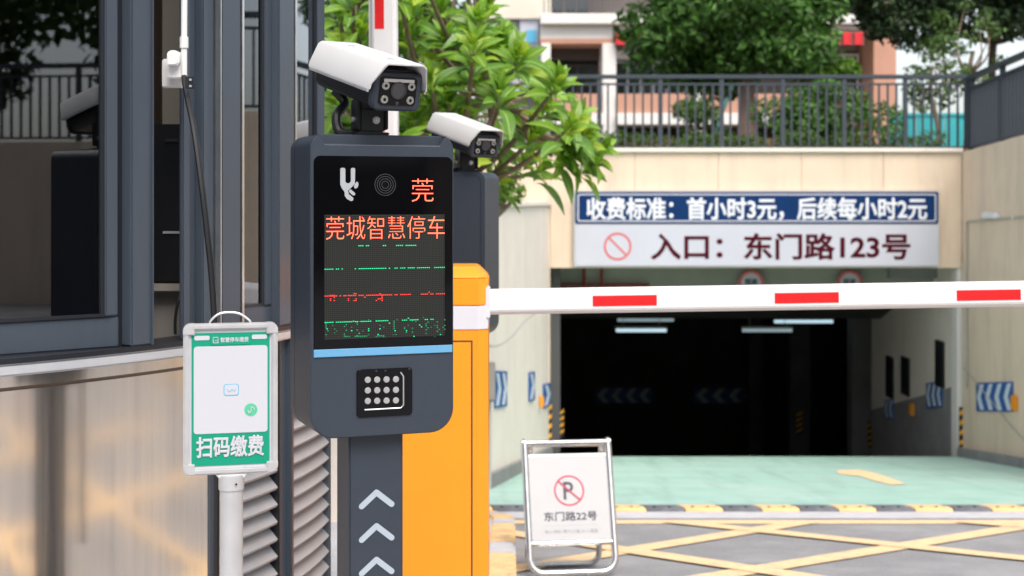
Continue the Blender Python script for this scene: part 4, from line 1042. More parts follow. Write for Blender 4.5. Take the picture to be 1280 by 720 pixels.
# ================================================================== CAMERA HEAD (built once, copied)
def make_camera_head(label, foot):
    """foot: bottom centre of the mount; local frame, looks along -Y rotated to the right and down"""
    t = thing('security_camera', label, 'security camera', foot, 0, 'licence plate cameras')
    H = Matrix.Translation((0, 0, .134)) @ Matrix.Rotation(R(33), 4, 'Z') @ Matrix.Rotation(R(13.5), 4, 'X')   # head frame, front towards -Y
    def hobj(name, bm, m, parent=None, **k): bm.transform(H); return obj(name, bm, m, parent or t, **k)
    W2 = .056
    body = [(-W2 + .012, -.054), (W2 - .012, -.054), (W2, -.042), (W2, .018), (W2 - .006, .026), (-W2 + .006, .026), (-W2, .018), (-W2, -.042)]
    hobj('body', prism(body, -.118, .150), M['black'], bevel=.003)
    # front bezel and window
    bz = prism(rrect(-W2 - .001, W2 + .001, -.057, .022, (.016, .016, .008, .008)), -.134, -.117)
    fz = hobj('front_bezel', bz, M['body'], bevel=.004)
    hobj('front_glass', prism(rrect(-.043, .043, -.045, .015, .008), -.1365, -.1338), M['black_gloss'], fz)
    hobj('glass_rim', bx(-.036, .036, -.1375, -.1364, .004, .011), M['silver'], fz, bevel=.001)
    for sx in (-1, 1):
        for sz in (-.033, -.004):
            hobj('infrared_led', cyl(sx * .0305, sz, .0085, -.1385, -.1363, 16), M['ir'], fz, bevel=.002)
            hobj('led_dot', cyl(sx * .0305, sz, .0035, -.1390, -.1386, 10), M['black_gloss'], fz)
    hobj('lens', cyl(0, -.013, .016, -.1382, -.1364, 24), M['lens'], fz, bevel=.002)
    hobj('lens_ring', ringxz(0, -.013, .016, .0185, -.1388, -.1364, 28), M['lens_ring'], fz)
    hobj('sensor', cyl(0, -.040, .004, -.138, -.1364, 12), M['lens_ring'], fz)
    # sunshade hood: bent sheet with chamfered shoulders
    outer = [(-.070, -.012), (-.048, .048), (.048, .048), (.070, .030), (.070, -.012)]
    outer = [(-.069, -.014), (-.067, -.002), (-.050, .040), (-.043, .046), (.043, .046), (.050, .040), (.067, -.002), (.069, -.014)]
    inner = [(x * .955, z - (.004 if abs(z) > .03 else 0)) for x, z in outer]
    bm = bmesh.new(); y0, y1 = -.160, .165
    L_ = []
    for y in (y0, y1): L_.append(([bm.verts.new((x, y, z)) for x, z in outer], [bm.verts.new((x, y, z)) for x, z in inner]))
    n = len(outer)
    for k in range(n - 1):
        bm.faces.new((L_[0][0][k], L_[0][0][k + 1], L_[1][0][k + 1], L_[1][0][k])); bm.faces.new((L_[0][1][k], L_[1][1][k], L_[1][1][k + 1], L_[0][1][k + 1]))
        for j in (0, 1): bm.faces.new((L_[j][0][k], L_[j][0][k + 1], L_[j][1][k + 1], L_[j][1][k]))
    for k in (0, n - 1): bm.faces.new((L_[0][0][k], L_[1][0][k], L_[1][1][k], L_[0][1][k]))
    # rear closes
    bm.faces.new(L_[1][1])
    for v in L_[0][0] + L_[0][1]:
        if v.co.z < .01: v.co.y += .022                      # cheeks cut back at the front
    bmesh.ops.recalc_face_normals(bm, faces=bm.faces)
    hd_ = hobj('sunshade', bm, M['white'], bevel=.0012, seg=2)
    hobj('cheek_fold', bx(-.0695, -.0655, -.132, .160, -.020, -.0135), M['alu_matte'], hd_, bevel=.001, seg=1)
    hobj('cheek_fold', bx(.0655, .0695, -.132, .160, -.020, -.0135), M['alu_matte'], hd_, bevel=.001, seg=1)
    for y in (-.09, .10): hobj('shade_screw', bx(-.008, .008, y - .003, y + .003, .0462, .0472), M['silver'], hd_)
    # mount: base flange, yoke with two cheeks, bolts
    RZ = Matrix.Rotation(R(20), 4, 'Z')
    def m_(bm): bm.transform(RZ); return bm
    obj('mount_base', m_(bx(-.036, .036, -.034, .034, .0, .006)), M['black'], t, bevel=.002)
    obj('yoke', m_(bx(-.028, .028, -.024, .024, .006, .058)), M['black'], t, bevel=.004)
    obj('yoke_arm', m_(bx(-.034, -.0285, -.03, .03, .012, .078)), M['black'], t, bevel=.002)
    obj('yoke_arm', m_(bx(.0285, .034, -.03, .03, .012, .078)), M['black'], t, bevel=.002)
    obj('neck', m_(bx(-.026, .026, -.02, .03, .05, .085)), M['black_matte'], t, bevel=.003)
    bp = obj('bolt', m_(cyl(.008, .032, .0085, -.030, -.0238, 12)), M['silver'], t, bevel=.0015)
    obj('bolt_head', m_(cyl(.008, .032, .0045, -.033, -.0302, 6)), M['alu'], bp)
    bm = cyl(0, 0, .0065, -.006, 0, 12); bm.transform(Matrix.Translation((-.034, .0, .034)) @ Matrix.Rotation(R(-90), 4, 'Z')); obj('bolt', m_(bm), M['silver'], t, bevel=.001)
    # flexible cable
    P = [H @ Vector((-.03, .10, -.055)), Vector((-.062, .07, .075)), Vector((-.077, .045, .045)), Vector((-.070, .035, .012)), Vector((-.045, .025, .006)), Vector((-.02, .02, .012))]
    obj('cable', tube(smooth_path(P, 6), .0105, 10), M['cable'], t)
    return t

# ================================================================== TERMINAL
TYAW = R(21)
def fpx(x, y, dep=0.):
    """picture point on the terminal's front face -> (u, w) in its own frame"""
    k = (x - 640) / F; u_ = (3.0 * k + .42) / (cos(TYAW) - sin(TYAW) * k)
    return u_, CAMZ + (HZ - y) / F * (3.0 + sin(TYAW) * u_)
te = thing('parking_terminal', 'slate grey parking terminal with a black LED screen showing red characters', 'parking terminal', (-.42, 3.0, 0.0), TYAW)
TW = .3145; ZB, ZTt = fpx(470, 545)[1], fpx(470, 168)[1]
def rbox(x0, x1, z0, z1, rad, y0, y1, m, name, parent, bevel=.004, seg=3, **k):
    return obj(name, prism(rrect(x0, x1, z0, z1, rad, 8), y0, y1), m, parent, bevel=bevel, seg=seg, **k)
# housing: side profile rounded over at the top
bm = prism(rrect(0, TW, ZB, ZTt, (.052, .052, .030, .030), 8), 0, .195)
bmesh.ops.bevel(bm, geom=[e for e in bm.edges if all(abs(v.co.y) < 1e-6 and v.co.z > ZTt - .001 for v in e.verts)], offset=.022, segments=6, affect='EDGES')
obj('housing', bm, M['body'], te, bevel=.006, seg=3)
bm = prism(rrect(.003, TW - .003, ZB + .003, ZTt - .003, .05, 6), .082, .0845); 
obj('housing_seam', prism(rrect(-.0004, TW + .0004, ZB - .0004, ZTt + .0004, (.052, .052, .030, .030), 8), .150, .1515), M['frame_dark'], te)
s0, z0 = fpx(392, 437); s1, z1 = fpx(566.5, 196.5)
rbox(s0, TW - .003, z0, z1, (.002, .002, .014, .014), -.003, .001, M['black_gloss'], 'screen', te, .001, 2)
scr = bpy.data.objects['screen']
b0_, bz0 = fpx(393, 447); rbox(s0, TW - .0035, bz0, z0 - .0005, .001, -.0032, .001, M['blue_strip'], 'accent_strip', te, .0008, 1)
# LED area
la, lz0 = fpx(405, 425); lb, lz1 = fpx(555, 268)
LY = -.0034
o = obj('led_matrix', bx(la, lb, LY, -.0029, lz0, lz1), M['matrix'], scr)
cu, cz_ = fpx(480, 284)
def ledtext(body, xa, xb, ya, yb, m, bold, y=LY):
    A, B = fpx(xa, yb), fpx(xb, ya)
    text('led_text', body, .03, m, scr, Matrix.Translation(((A[0] + B[0]) / 2, y - .0006, (A[1] + B[1]) / 2)), bold, width=B[0] - A[0], height=B[1] - A[1], depth=.0002)
ledtext('莞城智慧停车', 407, 555, 270, 299.5, M['led_red'], -.0004)
ledtext('莞', 514, 541, 223.5, 252, M['led_red'], -.0004)
# stray lit dots of the lower rows
def dots(name, pts, m, s=.0024):
    bm = bmesh.new()
    for x, y in pts:
        u_, z_ = fpx(x, y); box(bm, u_ - s / 2, u_ + s / 2, LY - .0004, LY - .0001, z_ - s * .38, z_ + s * .38)
    obj(name, bm, m, scr, smooth=0, kind='stuff')
dr = random.Random(11); g1, g2, g3, r1 = [], [], [], []
pitch = 2.36
def row(y, xa, xb, dens, out, slope=-.012, jit=0.):
    x = xa; on = True; run = 0
    while x < xb:
        if run <= 0: on = dr.random() < dens; run = dr.randint(2, 7)
        if on and dr.random() < .85: out.append((x, y + (x - 405) * slope + (dr.choice((-1, 0, 0, 0, 1)) * pitch if dr.random() < jit else 0)))
        x += pitch; run -= 1
row(307.5, 408, 556, .38, g1, -.008); row(336.5, 406, 556, .9, g1, -.016); row(370, 406, 556, .95, r1, -.02, .12)
for bxx in (408, 435, 470):
    for _ in range(9): r1.append((bxx + dr.randint(0, 4) * pitch, 367 + dr.randint(0, 4) * pitch * .9))
row(403, 406, 556, .85, g1, -.03, .03); row(421, 408, 556, .3, g2, -.02, .3)
for cx_ in (407, 430, 446, 492, 505, 515, 532, 546, 553):
    for k in range(8):
        if dr.random() < .5: g2.append((cx_ + dr.choice((0, 0, pitch)), 404 + k * pitch - (cx_ - 405) * .03))
for _ in range(25): g3.append((406 + dr.randint(0, 62) * pitch, 397 + dr.randint(0, 10) * pitch))
for _ in range(14): g1.append((406 + dr.randint(0, 62) * pitch, 399 + dr.randint(0, 10) * pitch))
dots('lit_dots', g1, M['led_green']); dots('lit_dots', g2, M['led_green_dim']); dots('lit_dots', g3, M['led_green_dim'], .0018); dots('lit_dots', r1, M['led_red_dim'])
# printed fork-like emblem: two prongs joining into a stem, two drops at its side
def uv(pts): return [fpx(*p) for p in pts]
def band_path(pts, wpx):
    P = [Vector(fpx(*p)) for p in pts]; wd = wpx / F * 3.1 / 2
    L1, L2 = [], []
    for i, p in enumerate(P):
        t_ = (P[min(i + 1, len(P) - 1)] - P[max(i - 1, 0)]).normalized(); q = Vector((-t_.y, t_.x)) * wd
        L1.append(tuple(p + q)); L2.append(tuple(p - q))
    return L1 + L2[::-1]
Z5 = lambda pts: [fpx(395 + x / 5.537, 190 + y / 5.537) for x, y in pts]
bm = prism(Z5([(165, 118), (165, 225), (175, 250), (195, 277), (195, 300), (210, 325), (240, 340), (254, 334), (255, 318), (225, 292), (218, 268), (245, 243), (266, 220), (268, 118), (261, 110), (246, 110), (238, 118), (238, 203), (228, 216), (210, 216), (200, 205), (200, 118), (192, 110), (172, 110)]), -.0041, -.0029)
prism(Z5([(226, 264), (238, 259), (268, 285), (266, 299), (253, 301), (226, 277)]), -.0041, -.0029, bm)
prism(Z5([(258, 241), (270, 215), (281, 205), (289, 212), (290, 230), (284, 246), (268, 254)]), -.0041, -.0029, bm)
obj('emblem', bm, M['logo'], te)
lu, lz = fpx(481, 231)
for r in (.0235, .0185, .0135, .0085): obj('lens_ring', ringxz(lu, lz, r - .0016, r, -.0038, -.0029, 36), M['lens_ring'], te)
obj('lens', cyl(lu, lz, .006, -.0039, -.0029, 20), M['lens'], te)
# intercom
i0, iz0 = fpx(445.5, 522); i1, iz1 = fpx(515, 459)
ic = rbox(i0, i1, iz0, iz1, .008, -.0035, .002, M['black_gloss'], 'intercom', te, .001, 2)
for k, (P) in enumerate((((455.5, 511), (502, 513)), )): pass
a_ = [fpx(455, 512), fpx(500, 509.5), fpx(503.5, 506), fpx(503.5, 470), fpx(500, 465)]
obj('trim', tube([(x, -.0045, z) for x, z in a_], .0017, 8), M['alu'], ic)
for r in range(3):
    for c_ in range(4):
        u_, z_ = fpx(459 + c_ * 11.7, 474.5 + r * 13.2 - c_ * .25)
        obj('button', cyl(u_, z_, .0068, -.0062, -.0034, 18), M['silver'], ic, bevel=.0012)
for x, y in ((449, 462), (511, 461), (470, 463.5), (481, 463)):
    u_, z_ = fpx(x, y); obj('indicator', cyl(u_, z_, .0022, -.0042, -.0034, 10), M['lens_ring'], ic)
# pole with printed chevrons
pu0 = .062; pu1 = .187; PY = .03
def ppx(x, y, dep=PY):
    k = (x - 640) / F; X0 = -.42 - sin(TYAW) * dep; Y0 = 3.0 + cos(TYAW) * dep
    u_ = (Y0 * k - X0) / (cos(TYAW) - sin(TYAW) * k); return u_, CAMZ + (HZ - y) / F * (Y0 + sin(TYAW) * u_)
pu0, pu1 = ppx(436, 600)[0], ppx(504, 600)[0]
obj('pole', bx(pu0, pu1, PY, PY + .105, zg(3) + .158, ZB + .02), M['body'], te, bevel=.004)
obj('base_plate', bx(pu0 - .05, pu1 + .05, PY - .04, PY + .15, zg(3) + .145, zg(3) + .158), M['body'], te, bevel=.003)
for k in range(4):
    yb = 625 + k * 42
    P = [ppx(452, yb + 8), ppx(470.5, yb - 9.5), ppx(489.5, yb + 5)]
    a1, b1, c1 = [Vector(p) for p in P]; wd = .0062
    def capsule(p, q, w_, bm):
        d_ = (q - p).normalized(); n_ = Vector((-d_.y, d_.x)); pts = []
        for s_, c0 in ((1, q), (-1, p)):
            for j in range(7):
                a = -pi / 2 + pi * j / 6; pts.append(tuple(c0 + (d_ * s_ * cos(a) + n_ * s_ * sin(a)) * w_))
        return pts
    bm = prism(capsule(a1, b1, wd, None), PY - .0008, PY + .002); prism(capsule(b1, c1, wd, None), PY - .0011, PY + .002, bm)
    obj('printed_chevron', bm, M['print'], te)
# camera on top
foot = Vector((px(462, 0, 3.12).x, 3.12, ZTt + .0005))
ch = make_camera_head('white hooded plate camera on top of the near LED terminal', foot)

# second terminal further back
T2 = thing('parking_terminal', 'slate grey terminal seen from behind, farther back beside the barrier arm', 'parking terminal', (-.40, 5.08, 0), R(-15))
zb2, zt2 = px(0, 422, 5.05).z, px(0, 215, 5.05).z
x1_ = .315
rbox(0, x1_, zb2, zt2, (.052, .052, .03, .03), 0, .195, M['body'], 'housing', T2, .007, 4)
obj('rear_cover', prism(rrect(.012, x1_ - .012, zb2 + .012, zt2 - .012, .03, 6), -.004, .001), M['body'], T2, bevel=.003)
obj('pole', bx(.09, .215, .03, .135, zg(5) + .158, zb2 + .02), M['body'], T2, bevel=.004)
obj('base_plate', bx(.04, .265, -.01, .18, zg(5) + .14, zg(5) + .158), M['body'], T2, bevel=.003)
c2 = copy_tree(ch); c2['label'] = 'white hooded plate camera on the second terminal, partly in front of the leaves'
c2.location = (px(583, 0, 5.08).x, 5.08, zt2 + .0005)

# ================================================================== BARRIERS
def octo(x0, x1, y0, y1, c, z0, z1, inset=0.):
    bm = bmesh.new()
    def ring(i, z): return [bm.verts.new((x, y, z)) for x, y in ((x0 + c + i * .4, y0 + i), (x1 - c - i * .4, y0 + i), (x1 - i, y0 + c + i * .4), (x1 - i, y1 - c - i * .4), (x1 - c - i * .4, y1 - i), (x0 + c + i * .4, y1 - i), (x0 + i, y1 - c - i * .4), (x0 + i, y0 + c + i * .4))]
    A, B = ring(0, z0), ring(inset, z1); bm.faces.new(A[::-1]); bm.faces.new(B)
    for k in range(8): bm.faces.new((A[k], A[(k + 1) % 8], B[(k + 1) % 8], B[k]))
    bmesh.ops.recalc_face_normals(bm, faces=bm.faces); return bm
def barrier(label, x0, x1, y0, y1, zbase, ztop, scale_px, group):
    t = thing('barrier_gate', label, 'barrier gate', ((x0 + x1) / 2, (y0 + y1) / 2, zbase), 0, group)
    c = .032; zb1, zb2 = ztop - .192, ztop - .118
    obj('cabinet', octo(x0, x1, y0, y1, c, zbase, zb1 + .0), M['yellow'], t, world=True, bevel=.003)
    obj('reflective_band', octo(x0 + .0, x1, y0, y1, c, zb1 + .001, zb2 - .001), M['band'], t, world=True, bevel=.001)
    obj('upper_cabinet', octo(x0, x1, y0, y1, c, zb2, ztop - .036), M['yellow'], t, world=True, bevel=.003)
    obj('cap', octo(x0, x1, y0, y1, c, ztop - .0358, ztop, .035), M['yellow'], t, world=True, bevel=.004)
    obj('door', bx(x0 + .05, x1 - c - .018, y0 - .003, y0 + .01, zbase + .08, zb1 - .035), M['yellow'], t, world=True, bevel=.002)
    obj('door_gap', bx(x0 + .047, x1 - c - .015, y0 - .0012, y0 + .01, zbase + .077, zb1 - .032), M['booth_brown'], t, world=True)
    obj('footing', bx(x0 - .03, x1 + .03, y0 - .03, y1 + .03, zbase - .02, zbase + .012), M['black_matte'], t, world=True, bevel=.003)
    return t
x1c = px(610, 0, 4.4).x; x0c = x1c - .36
zc = zg(4.4) + .145
bg1 = barrier('orange-yellow barrier gate holding its white arm across the drive', x0c, x1c, 4.4, 4.7, zc, px(0, 334, 4.4).z, 1, 'yellow barrier gates')
# arm: long chamfered box, a touch above level
def arm(parent, T, L, reds, h=.078, dp=.045, rc=0.):
    c = .011; prof = [(-h / 2 + .012, 0), (-h / 2, .012), (-h / 2, dp - .008), (-h / 2 + .008, dp), (h / 2 - .008, dp), (h / 2, dp - .008), (h / 2, .014), (h / 2 - .016, 0)]
    bm = bmesh.new(); A = [bm.verts.new((0, y, z)) for z, y in prof]; B = [bm.verts.new((L, y, z)) for z, y in prof]; n = len(prof)
    bm.faces.new(A); bm.faces.new(B[::-1])
    for i in range(n): bm.faces.new((A[i], A[(i + 1) % n], B[(i + 1) % n], B[i]))
    bmesh.ops.recalc_face_normals(bm, faces=bm.faces); bm.transform(T)
    a_ = obj('arm', bm, M['arm'], parent, world=True, bevel=.0025, seg=2)
    for xa, xb in reds:
        bm = bx(xa, xb, -.0012, .001, -.017 + rc, .015 + rc); bm.transform(T); obj('red_stripe', bm, M['red'], a_, world=True)
    bm = bx(L, L + .012, -.002, dp + .002, -h / 2 - .002, h / 2 + .002); bm.transform(T); obj('end_cap', bm, M['black_matte'], a_, world=True, bevel=.002)
    return a_
A = px(611, 378, 4.43); ax = (741 - 611) / F * 4.43; rl = 80 / F * 4.43; rs = 227.5 / F * 4.43
arm(bg1, Matrix.Translation(A) @ Matrix.Rotation(R(-.88), 4, 'Y'), 3.9, [(ax + k * rs, ax + k * rs + rl) for k in range(6)])
obj('arm_holder', bx(x1c - .02, x1c + .006, 4.425, 4.485, A.z - .05, A.z + .05), M['band'], bg1, world=True, bevel=.004)
# second barrier, arm raised
xb1 = px(548, 0, 5.0).x
bg2 = barrier('barrier gate behind the near terminal with its arm raised upright', xb1 - .30, xb1, 5.35, 5.6, zg(5.4) + .145, 1.0, 1, 'yellow barrier gates')
TA = Matrix.Translation(px(481, 420, 4.95)) @ Matrix.Rotation(R(-90.4), 4, 'Y')
ya = lambda y: (420 - y) / F * 4.95
arm(bg2, TA, 3.4, [(ya(165), ya(135)), (ya(36), ya(-45)), (ya(-150), ya(-230))], .098, .06, .012)
obj('arm_holder', bx(px(466, 0, 5).x, px(496, 0, 5).x, 5.0, 5.36, .86, .95), M['band'], bg2, world=True, bevel=.004)

bg3 = barrier('exit barrier gate out to the right of the drive', 5.1, 5.46, 1.95, 2.25, 0.0, 1.12, 1, 'yellow barrier gates')
arm(bg3, Matrix.Translation((5.1, 2.02, .98)) @ Matrix.Rotation(R(180), 4, 'Z'), 3.0, [(.25 + k * .56, .45 + k * .56) for k in range(5)])
# ================================================================== PAYMENT SIGN ON A STAND
QD, QYAW = 2.75, R(14)
def qpx(x, y):
    k = (x - 640) / F; X0 = (229 - 640) / F * QD
    u_ = (QD * k - X0) / (cos(QYAW) - sin(QYAW) * k); return u_, CAMZ + (HZ - y) / F * (QD + sin(QYAW) * u_)
qs = thing('payment_sign', 'green and white scan-to-pay sign in an aluminium frame on a silver pole', 'sign', ((229 - 640) / F * QD, QD, zg(QD) + .13), QYAW)
TM[qs.name] = Matrix.Translation(((229 - 640) / F * QD, QD, 0)) @ Matrix.Rotation(QYAW, 4, 'Z'); qs.location.z = 0
W = qpx(347, 400)[0]; zt_, zb_ = qpx(288, 404)[1], qpx(288, 592)[1]
fw = .012
for nm, a in (('frame_rail', (.012, W - .012, zt_ - fw, zt_)), ('frame_rail', (.012, W - .012, zb_, zb_ + fw)), ('frame_rail', (0, fw, zb_ + .012, zt_ - .012)), ('frame_rail', (W - fw, W, zb_ + .012, zt_ - .012))):
    obj(nm, bx(a[0], a[1], -.006, .016, a[2], a[3]), M['alu_matte'], qs, bevel=.003)
for cx_, cz__, rr in ((.0105, zt_ - .0105, (.002, .002, .002, .014)), (W - .0105, zt_ - .0105, (.002, .002, .014, .002)), (.0105, zb_ + .0105, (.014, .002, .002, .002)), (W - .0105, zb_ + .0105, (.002, .014, .002, .002))):
    obj('corner_cap', prism(rrect(cx_ - .0110, cx_ + .0110, cz__ - .0110, cz__ + .0110, rr), -.0070, .0175), M['alu_matte'], qs, bevel=.002)
obj('backing', bx(fw - .003, W - fw + .003, .0, .012, zb_ + fw - .003, zt_ - fw + .003), M['paper'], qs)
gx0, gz0 = fw + .0035, zb_ + fw + .005; gx1, gz1 = W - fw - .0035, zt_ - fw - .006
pr = obj('poster', prism(rrect(gx0, gx1, gz0, gz1, .004), -.0012, .0005), M['sg'], qs)
wx0, wz0 = qpx(240, 545); zt3 = gz1 - .0255
zt_split = qpx(288, 541)[1]
obj('white_field', prism(rrect(gx0 + .004, gx1 - .004, zt_split, zt3, .006), -.0020, -.0011), M['paper'], pr)
hz0, hz1 = gz1 - .0135, gz1 - .005
obj('header_bar', prism(rrect(gx0 + .005, gx0 + .034, hz0, hz1, .003), -.0020, -.0011), M['paper'], pr)
obj('header_bar', prism(rrect(gx1 - .034, gx1 - .005, hz0, hz1, .003), -.0020, -.0011), M['paper'], pr)
obj('header_tab', prism(rrect(gx0 + .036, gx1 - .036, gz1 - .0235, gz1 - .003, .003), -.0023, -.0011), M['sg'], pr)
bm = bmesh.new()
hx = gx0 + .040
box(bm, hx, hx + .010, -.0027, -.0022, gz1 - .009, gz1 - .0078); box(bm, hx + .001, hx + .010, -.0027, -.0022, gz1 - .0195, gz1 - .0183)
box(bm, hx, hx + .0012, -.0028, -.0022, gz1 - .0195, gz1 - .0105); box(bm, hx + .009, hx + .0102, -.0028, -.0022, gz1 - .0195, gz1 - .0105); box(bm, hx + .003, hx + .0075, -.0027, -.0022, gz1 - .0155, gz1 - .0145)
obj('header_icon', bm, M['paper'], pr, smooth=0)
text('header_lettering', '智慧停车缴费', .01, M['paper'], pr, Matrix.Translation(((hx + .014 + gx1 - .040) / 2, -.0025, gz1 - .0135)), .0002, width=gx1 - .040 - hx - .014, height=.010, depth=.0002)
cu_, cz_2 = qpx(289, 487)
obj('badge', prism(rrect(cu_ - .0145, cu_ + .0145, cz_2 - .0115, cz_2 + .0115, .005), -.0024, -.0019), M['cyan'], pr)
obj('badge', prism(rrect(cu_ - .0128, cu_ + .0128, cz_2 - .0098, cz_2 + .0098, .004), -.0028, -.0023), M['paper'], pr)
bm = tube([(cu_ - .008, -.003, cz_2 + .001), (cu_ - .003, -.003, cz_2 - .004), (cu_ + .001, -.003, cz_2 + .001), (cu_ + .006, -.003, cz_2 - .003), (cu_ + .009, -.003, cz_2 + .002)], .0006, 6); obj('badge_mark', bm, M['cyan'], pr)
ku, kz = qpx(313.5, 512)
obj('round_badge', cyl(ku, kz, .0125, -.0024, -.0019, 28), M['sg2'], pr)
bm = tube(smooth_path([(ku - .006, -.003, kz - .001), (ku - .003, -.003, kz - .006), (ku + .0005, -.003, kz - .001), (ku + .001, -.003, kz + .005), (ku + .005, -.003, kz + .004), (ku + .006, -.003, kz - .001)], 4), .0009, 6); obj('badge_mark', bm, M['paper'], pr)
A_, B_ = qpx(245, 572), qpx(330, 545)
text('character', '扫码缴费', .04, M['paper'], pr, Matrix.Translation(((A_[0] + B_[0]) / 2, -.0024, (qpx(288, 571)[1] + qpx(288, 545)[1]) / 2)), .0011, width=B_[0] - A_[0], height=qpx(288, 544.5)[1] - qpx(288, 571.5)[1], depth=.0003, split=True)
obj('handle', tube(smooth_path([(qpx(262, 404)[0], .005, zt_ - .002), (qpx(264, 398)[0], .005, zt_ + .006), (qpx(276, 390)[0], .005, zt_ + .019), (qpx(297, 390)[0], .005, zt_ + .019), (qpx(311, 398)[0], .005, zt_ + .006), (qpx(314, 403)[0], .005, zt_ - .002)]), .0022, 8), M['alu'], qs)
pc = qpx(289.5, 600)[0]
obj('neck', prism([(pc - .032, zb_ + .001), (pc + .032, zb_ + .001), (pc + .021, zb_ - .012), (pc - .021, zb_ - .012)], -.003, .014), M['socket'], qs, bevel=.002)
obj('collar', tube([(pc, .008, zb_ - .003), (pc, .008, zb_ - .032)], .0245, 24), M['alu_matte'], qs, bevel=.001)
obj('collar_screw', cyl(pc + .008, zb_ - .018, .002, -.0185, -.0155, 8), M['black'], qs)
obj('pole', tube([(pc, .008, zb_ - .03), (pc, .008, zg(QD) + .16)], .0222, 24), M['alu_matte'], qs)
obj('foot_plate', bx(pc - .14, pc + .14, -.13, .15, zg(QD) + .146, zg(QD) + .16), M['alu_matte'], qs, bevel=.003)

# ================================================================== A-FRAME SIGN
AD = 7.85
ac = px(710.5, 0, AD)
TILT = -math.atan(.122)
af = thing('folding_sign', 'white no-parking notice on a folding stainless steel frame standing on the drive', 'sign', (ac.x, AD, zg(AD)), R(5))
af.rotation_euler = (TILT, 0, R(7))
def aloc(x, y, z): return (x, y, z)
Hs = .715; Wd = .232; lean = .10
def lean_pt(x, z, front=True):
    """point in the tilted panel; z measured up the panel"""
    y = (-.18 + .18 * z / Hs) if front else (.18 - .18 * z / Hs)
    return Vector((x, y, z))
tr_ = .019
def loop(front, w2, ztop, r):
    pts = []
    for a in range(0, 7): th = R(180 + 15 * a); pts.append(lean_pt(-w2 + r + r * cos(th), r + tr_ + r * sin(th), front))
    for a in range(0, 7): th = R(270 + 15 * a); pts.append(lean_pt(w2 - r + r * cos(th), r + tr_ + r * sin(th), front))
    return [lean_pt(-w2, ztop, front)] + pts + [lean_pt(w2, ztop, front)]
obj('front_frame', tube(loop(True, Wd, Hs - .006, .075), tr_, 12), M['chrome'], af)
obj('rear_frame', tube(loop(False, Wd - .032, Hs - .03, .06), tr_ * .9, 12), M['chrome'], af)
for z_, nm in ((Hs - .022, 'top_bar'), (.170, 'lower_bar')): obj(nm, tube([lean_pt(-Wd, z_), lean_pt(Wd, z_)], tr_ * (.95 if z_ > .3 else .75), 10), M['chrome'], af)
for sx in (-1, 1): obj('hinge', cyl(0, 0, .024, -.01, .01, 16), M['chrome'], af, bevel=.003).matrix_local = Matrix.Translation((sx * (Wd + .002), 0, Hs - .018)) @ Matrix.Rotation(R(90), 4, 'Z')
tilt = math.atan2(.18, Hs)
TP = Matrix.Translation((0, -.18 - .004, 0)) @ Matrix.Rotation(-tilt, 4, 'X')
bm = prism(rrect(-Wd + .018, Wd - .018, .190, .640, .004), -.004, .004); bm.transform(TP); bd = obj('notice_board', bm, M['notice'], af)
bm = bx(-Wd + .016, Wd - .016, -.006, .005, .6405, .656); bm.transform(TP); obj('clip_rail', bm, M['alu_matte'], af, bevel=.002)
bm = ringxz(0, .455, .074, .083, -.0052, -.0042); bm.transform(TP); obj('prohibition_ring', bm, M['a_red'], bd)
bm = bx(-.076, .076, -.0072, -.0062, -.0045, .0045); bm.transform(TP @ Matrix.Translation((0, 0, .455)) @ Matrix.Rotation(R(42), 4, 'Y')); obj('prohibition_bar', bm, M['a_red'], bd)
text('letter', 'P', .1, M['a_ink'], bd, TP @ Matrix.Translation((-.004, -.0058, .455)), .001, height=.095, width=.055)
text('character', '东门路22号', .06, M['a_ink'], bd, TP @ Matrix.Translation((0, -.0058, .318)), 0.0008, width=.29, height=.05, split=True)
bm = bx(-.15, .15, -.0048, -.0041, .268, .2695); bm.transform(TP); obj('ruled_line', bm, M['faint'], bd)
text('small_lettering', '禁止停车 请勿占道 出入通道', .03, M['faint'], bd, TP @ Matrix.Translation((0, -.0052, .238)), 0, width=.29, height=.02)

# ================================================================== PLUMERIA
pb = (-1.15, 9.9, .55)
pl = thing('plumeria_tree', 'bright green plumeria with large leaves reaching over the left retaining wall', 'tree', pb)
pr_ = random.Random(21)
pt = thing  # noqa
# planter that the plumeria grows from
planter = thing('planter', 'low cream planter box behind the second terminal holding the plumeria', 'planter', (-1.3, 9.9, zg(9.9)))
obj('planter_wall', bx(-2.6, -.62, 9.2, 10.6, zg(9.2) - .1, .5), M['cream_side'], planter, world=True, bevel=.02)
obj('soil', bx(-2.5, -.72, 9.3, 10.5, .45, .54), M['paving'], planter, world=True)
def tip_from_px(x, y, d): return px(x, y, d)
tips = []
for _ in range(9000):
    if len(tips) >= 125: break
    x = pr_.uniform(425, 735); y = pr_.uniform(-90, 250); d = pr_.uniform(7.6, 10.6)
    # crown outline seen in the photo: wide at top left, tapering to the right and down
    lim_r = 612 if y < 30 else 612 + 88 * min(1, (y - 30) / 90) if y < 120 else 708
    if y > 222 or y > 200 and not (585 < x < 700): continue
    if x > lim_r or (590 < x < 690 and 105 < y < 225 and pr_.random() < .75) or (x > 520 and pr_.random() < .25): continue
    p = tip_from_px(x, y, d)
    if all((p - q).length > .145 for q in tips): tips.append(p)
for x, y, d in ((722, 172, 8.8), (676, 140, 8.6), (724, 208, 9.0), (712, 150, 8.7), (708, 190, 8.9), (735, 190, 9.0), (670, 108, 8.7), (660, 180, 8.3), (650, 208, 8.6), (690, 195, 8.9), (590, 95, 8.0), (560, 60, 8.2), (540, 130, 8.1), (600, 60, 8.3), (640, 80, 8.4), (612, 225, 8.7)):
    tips.append(tip_from_px(x, y, d))
root = Vector(pb)
fork = root + Vector((.25, -.2, .75))
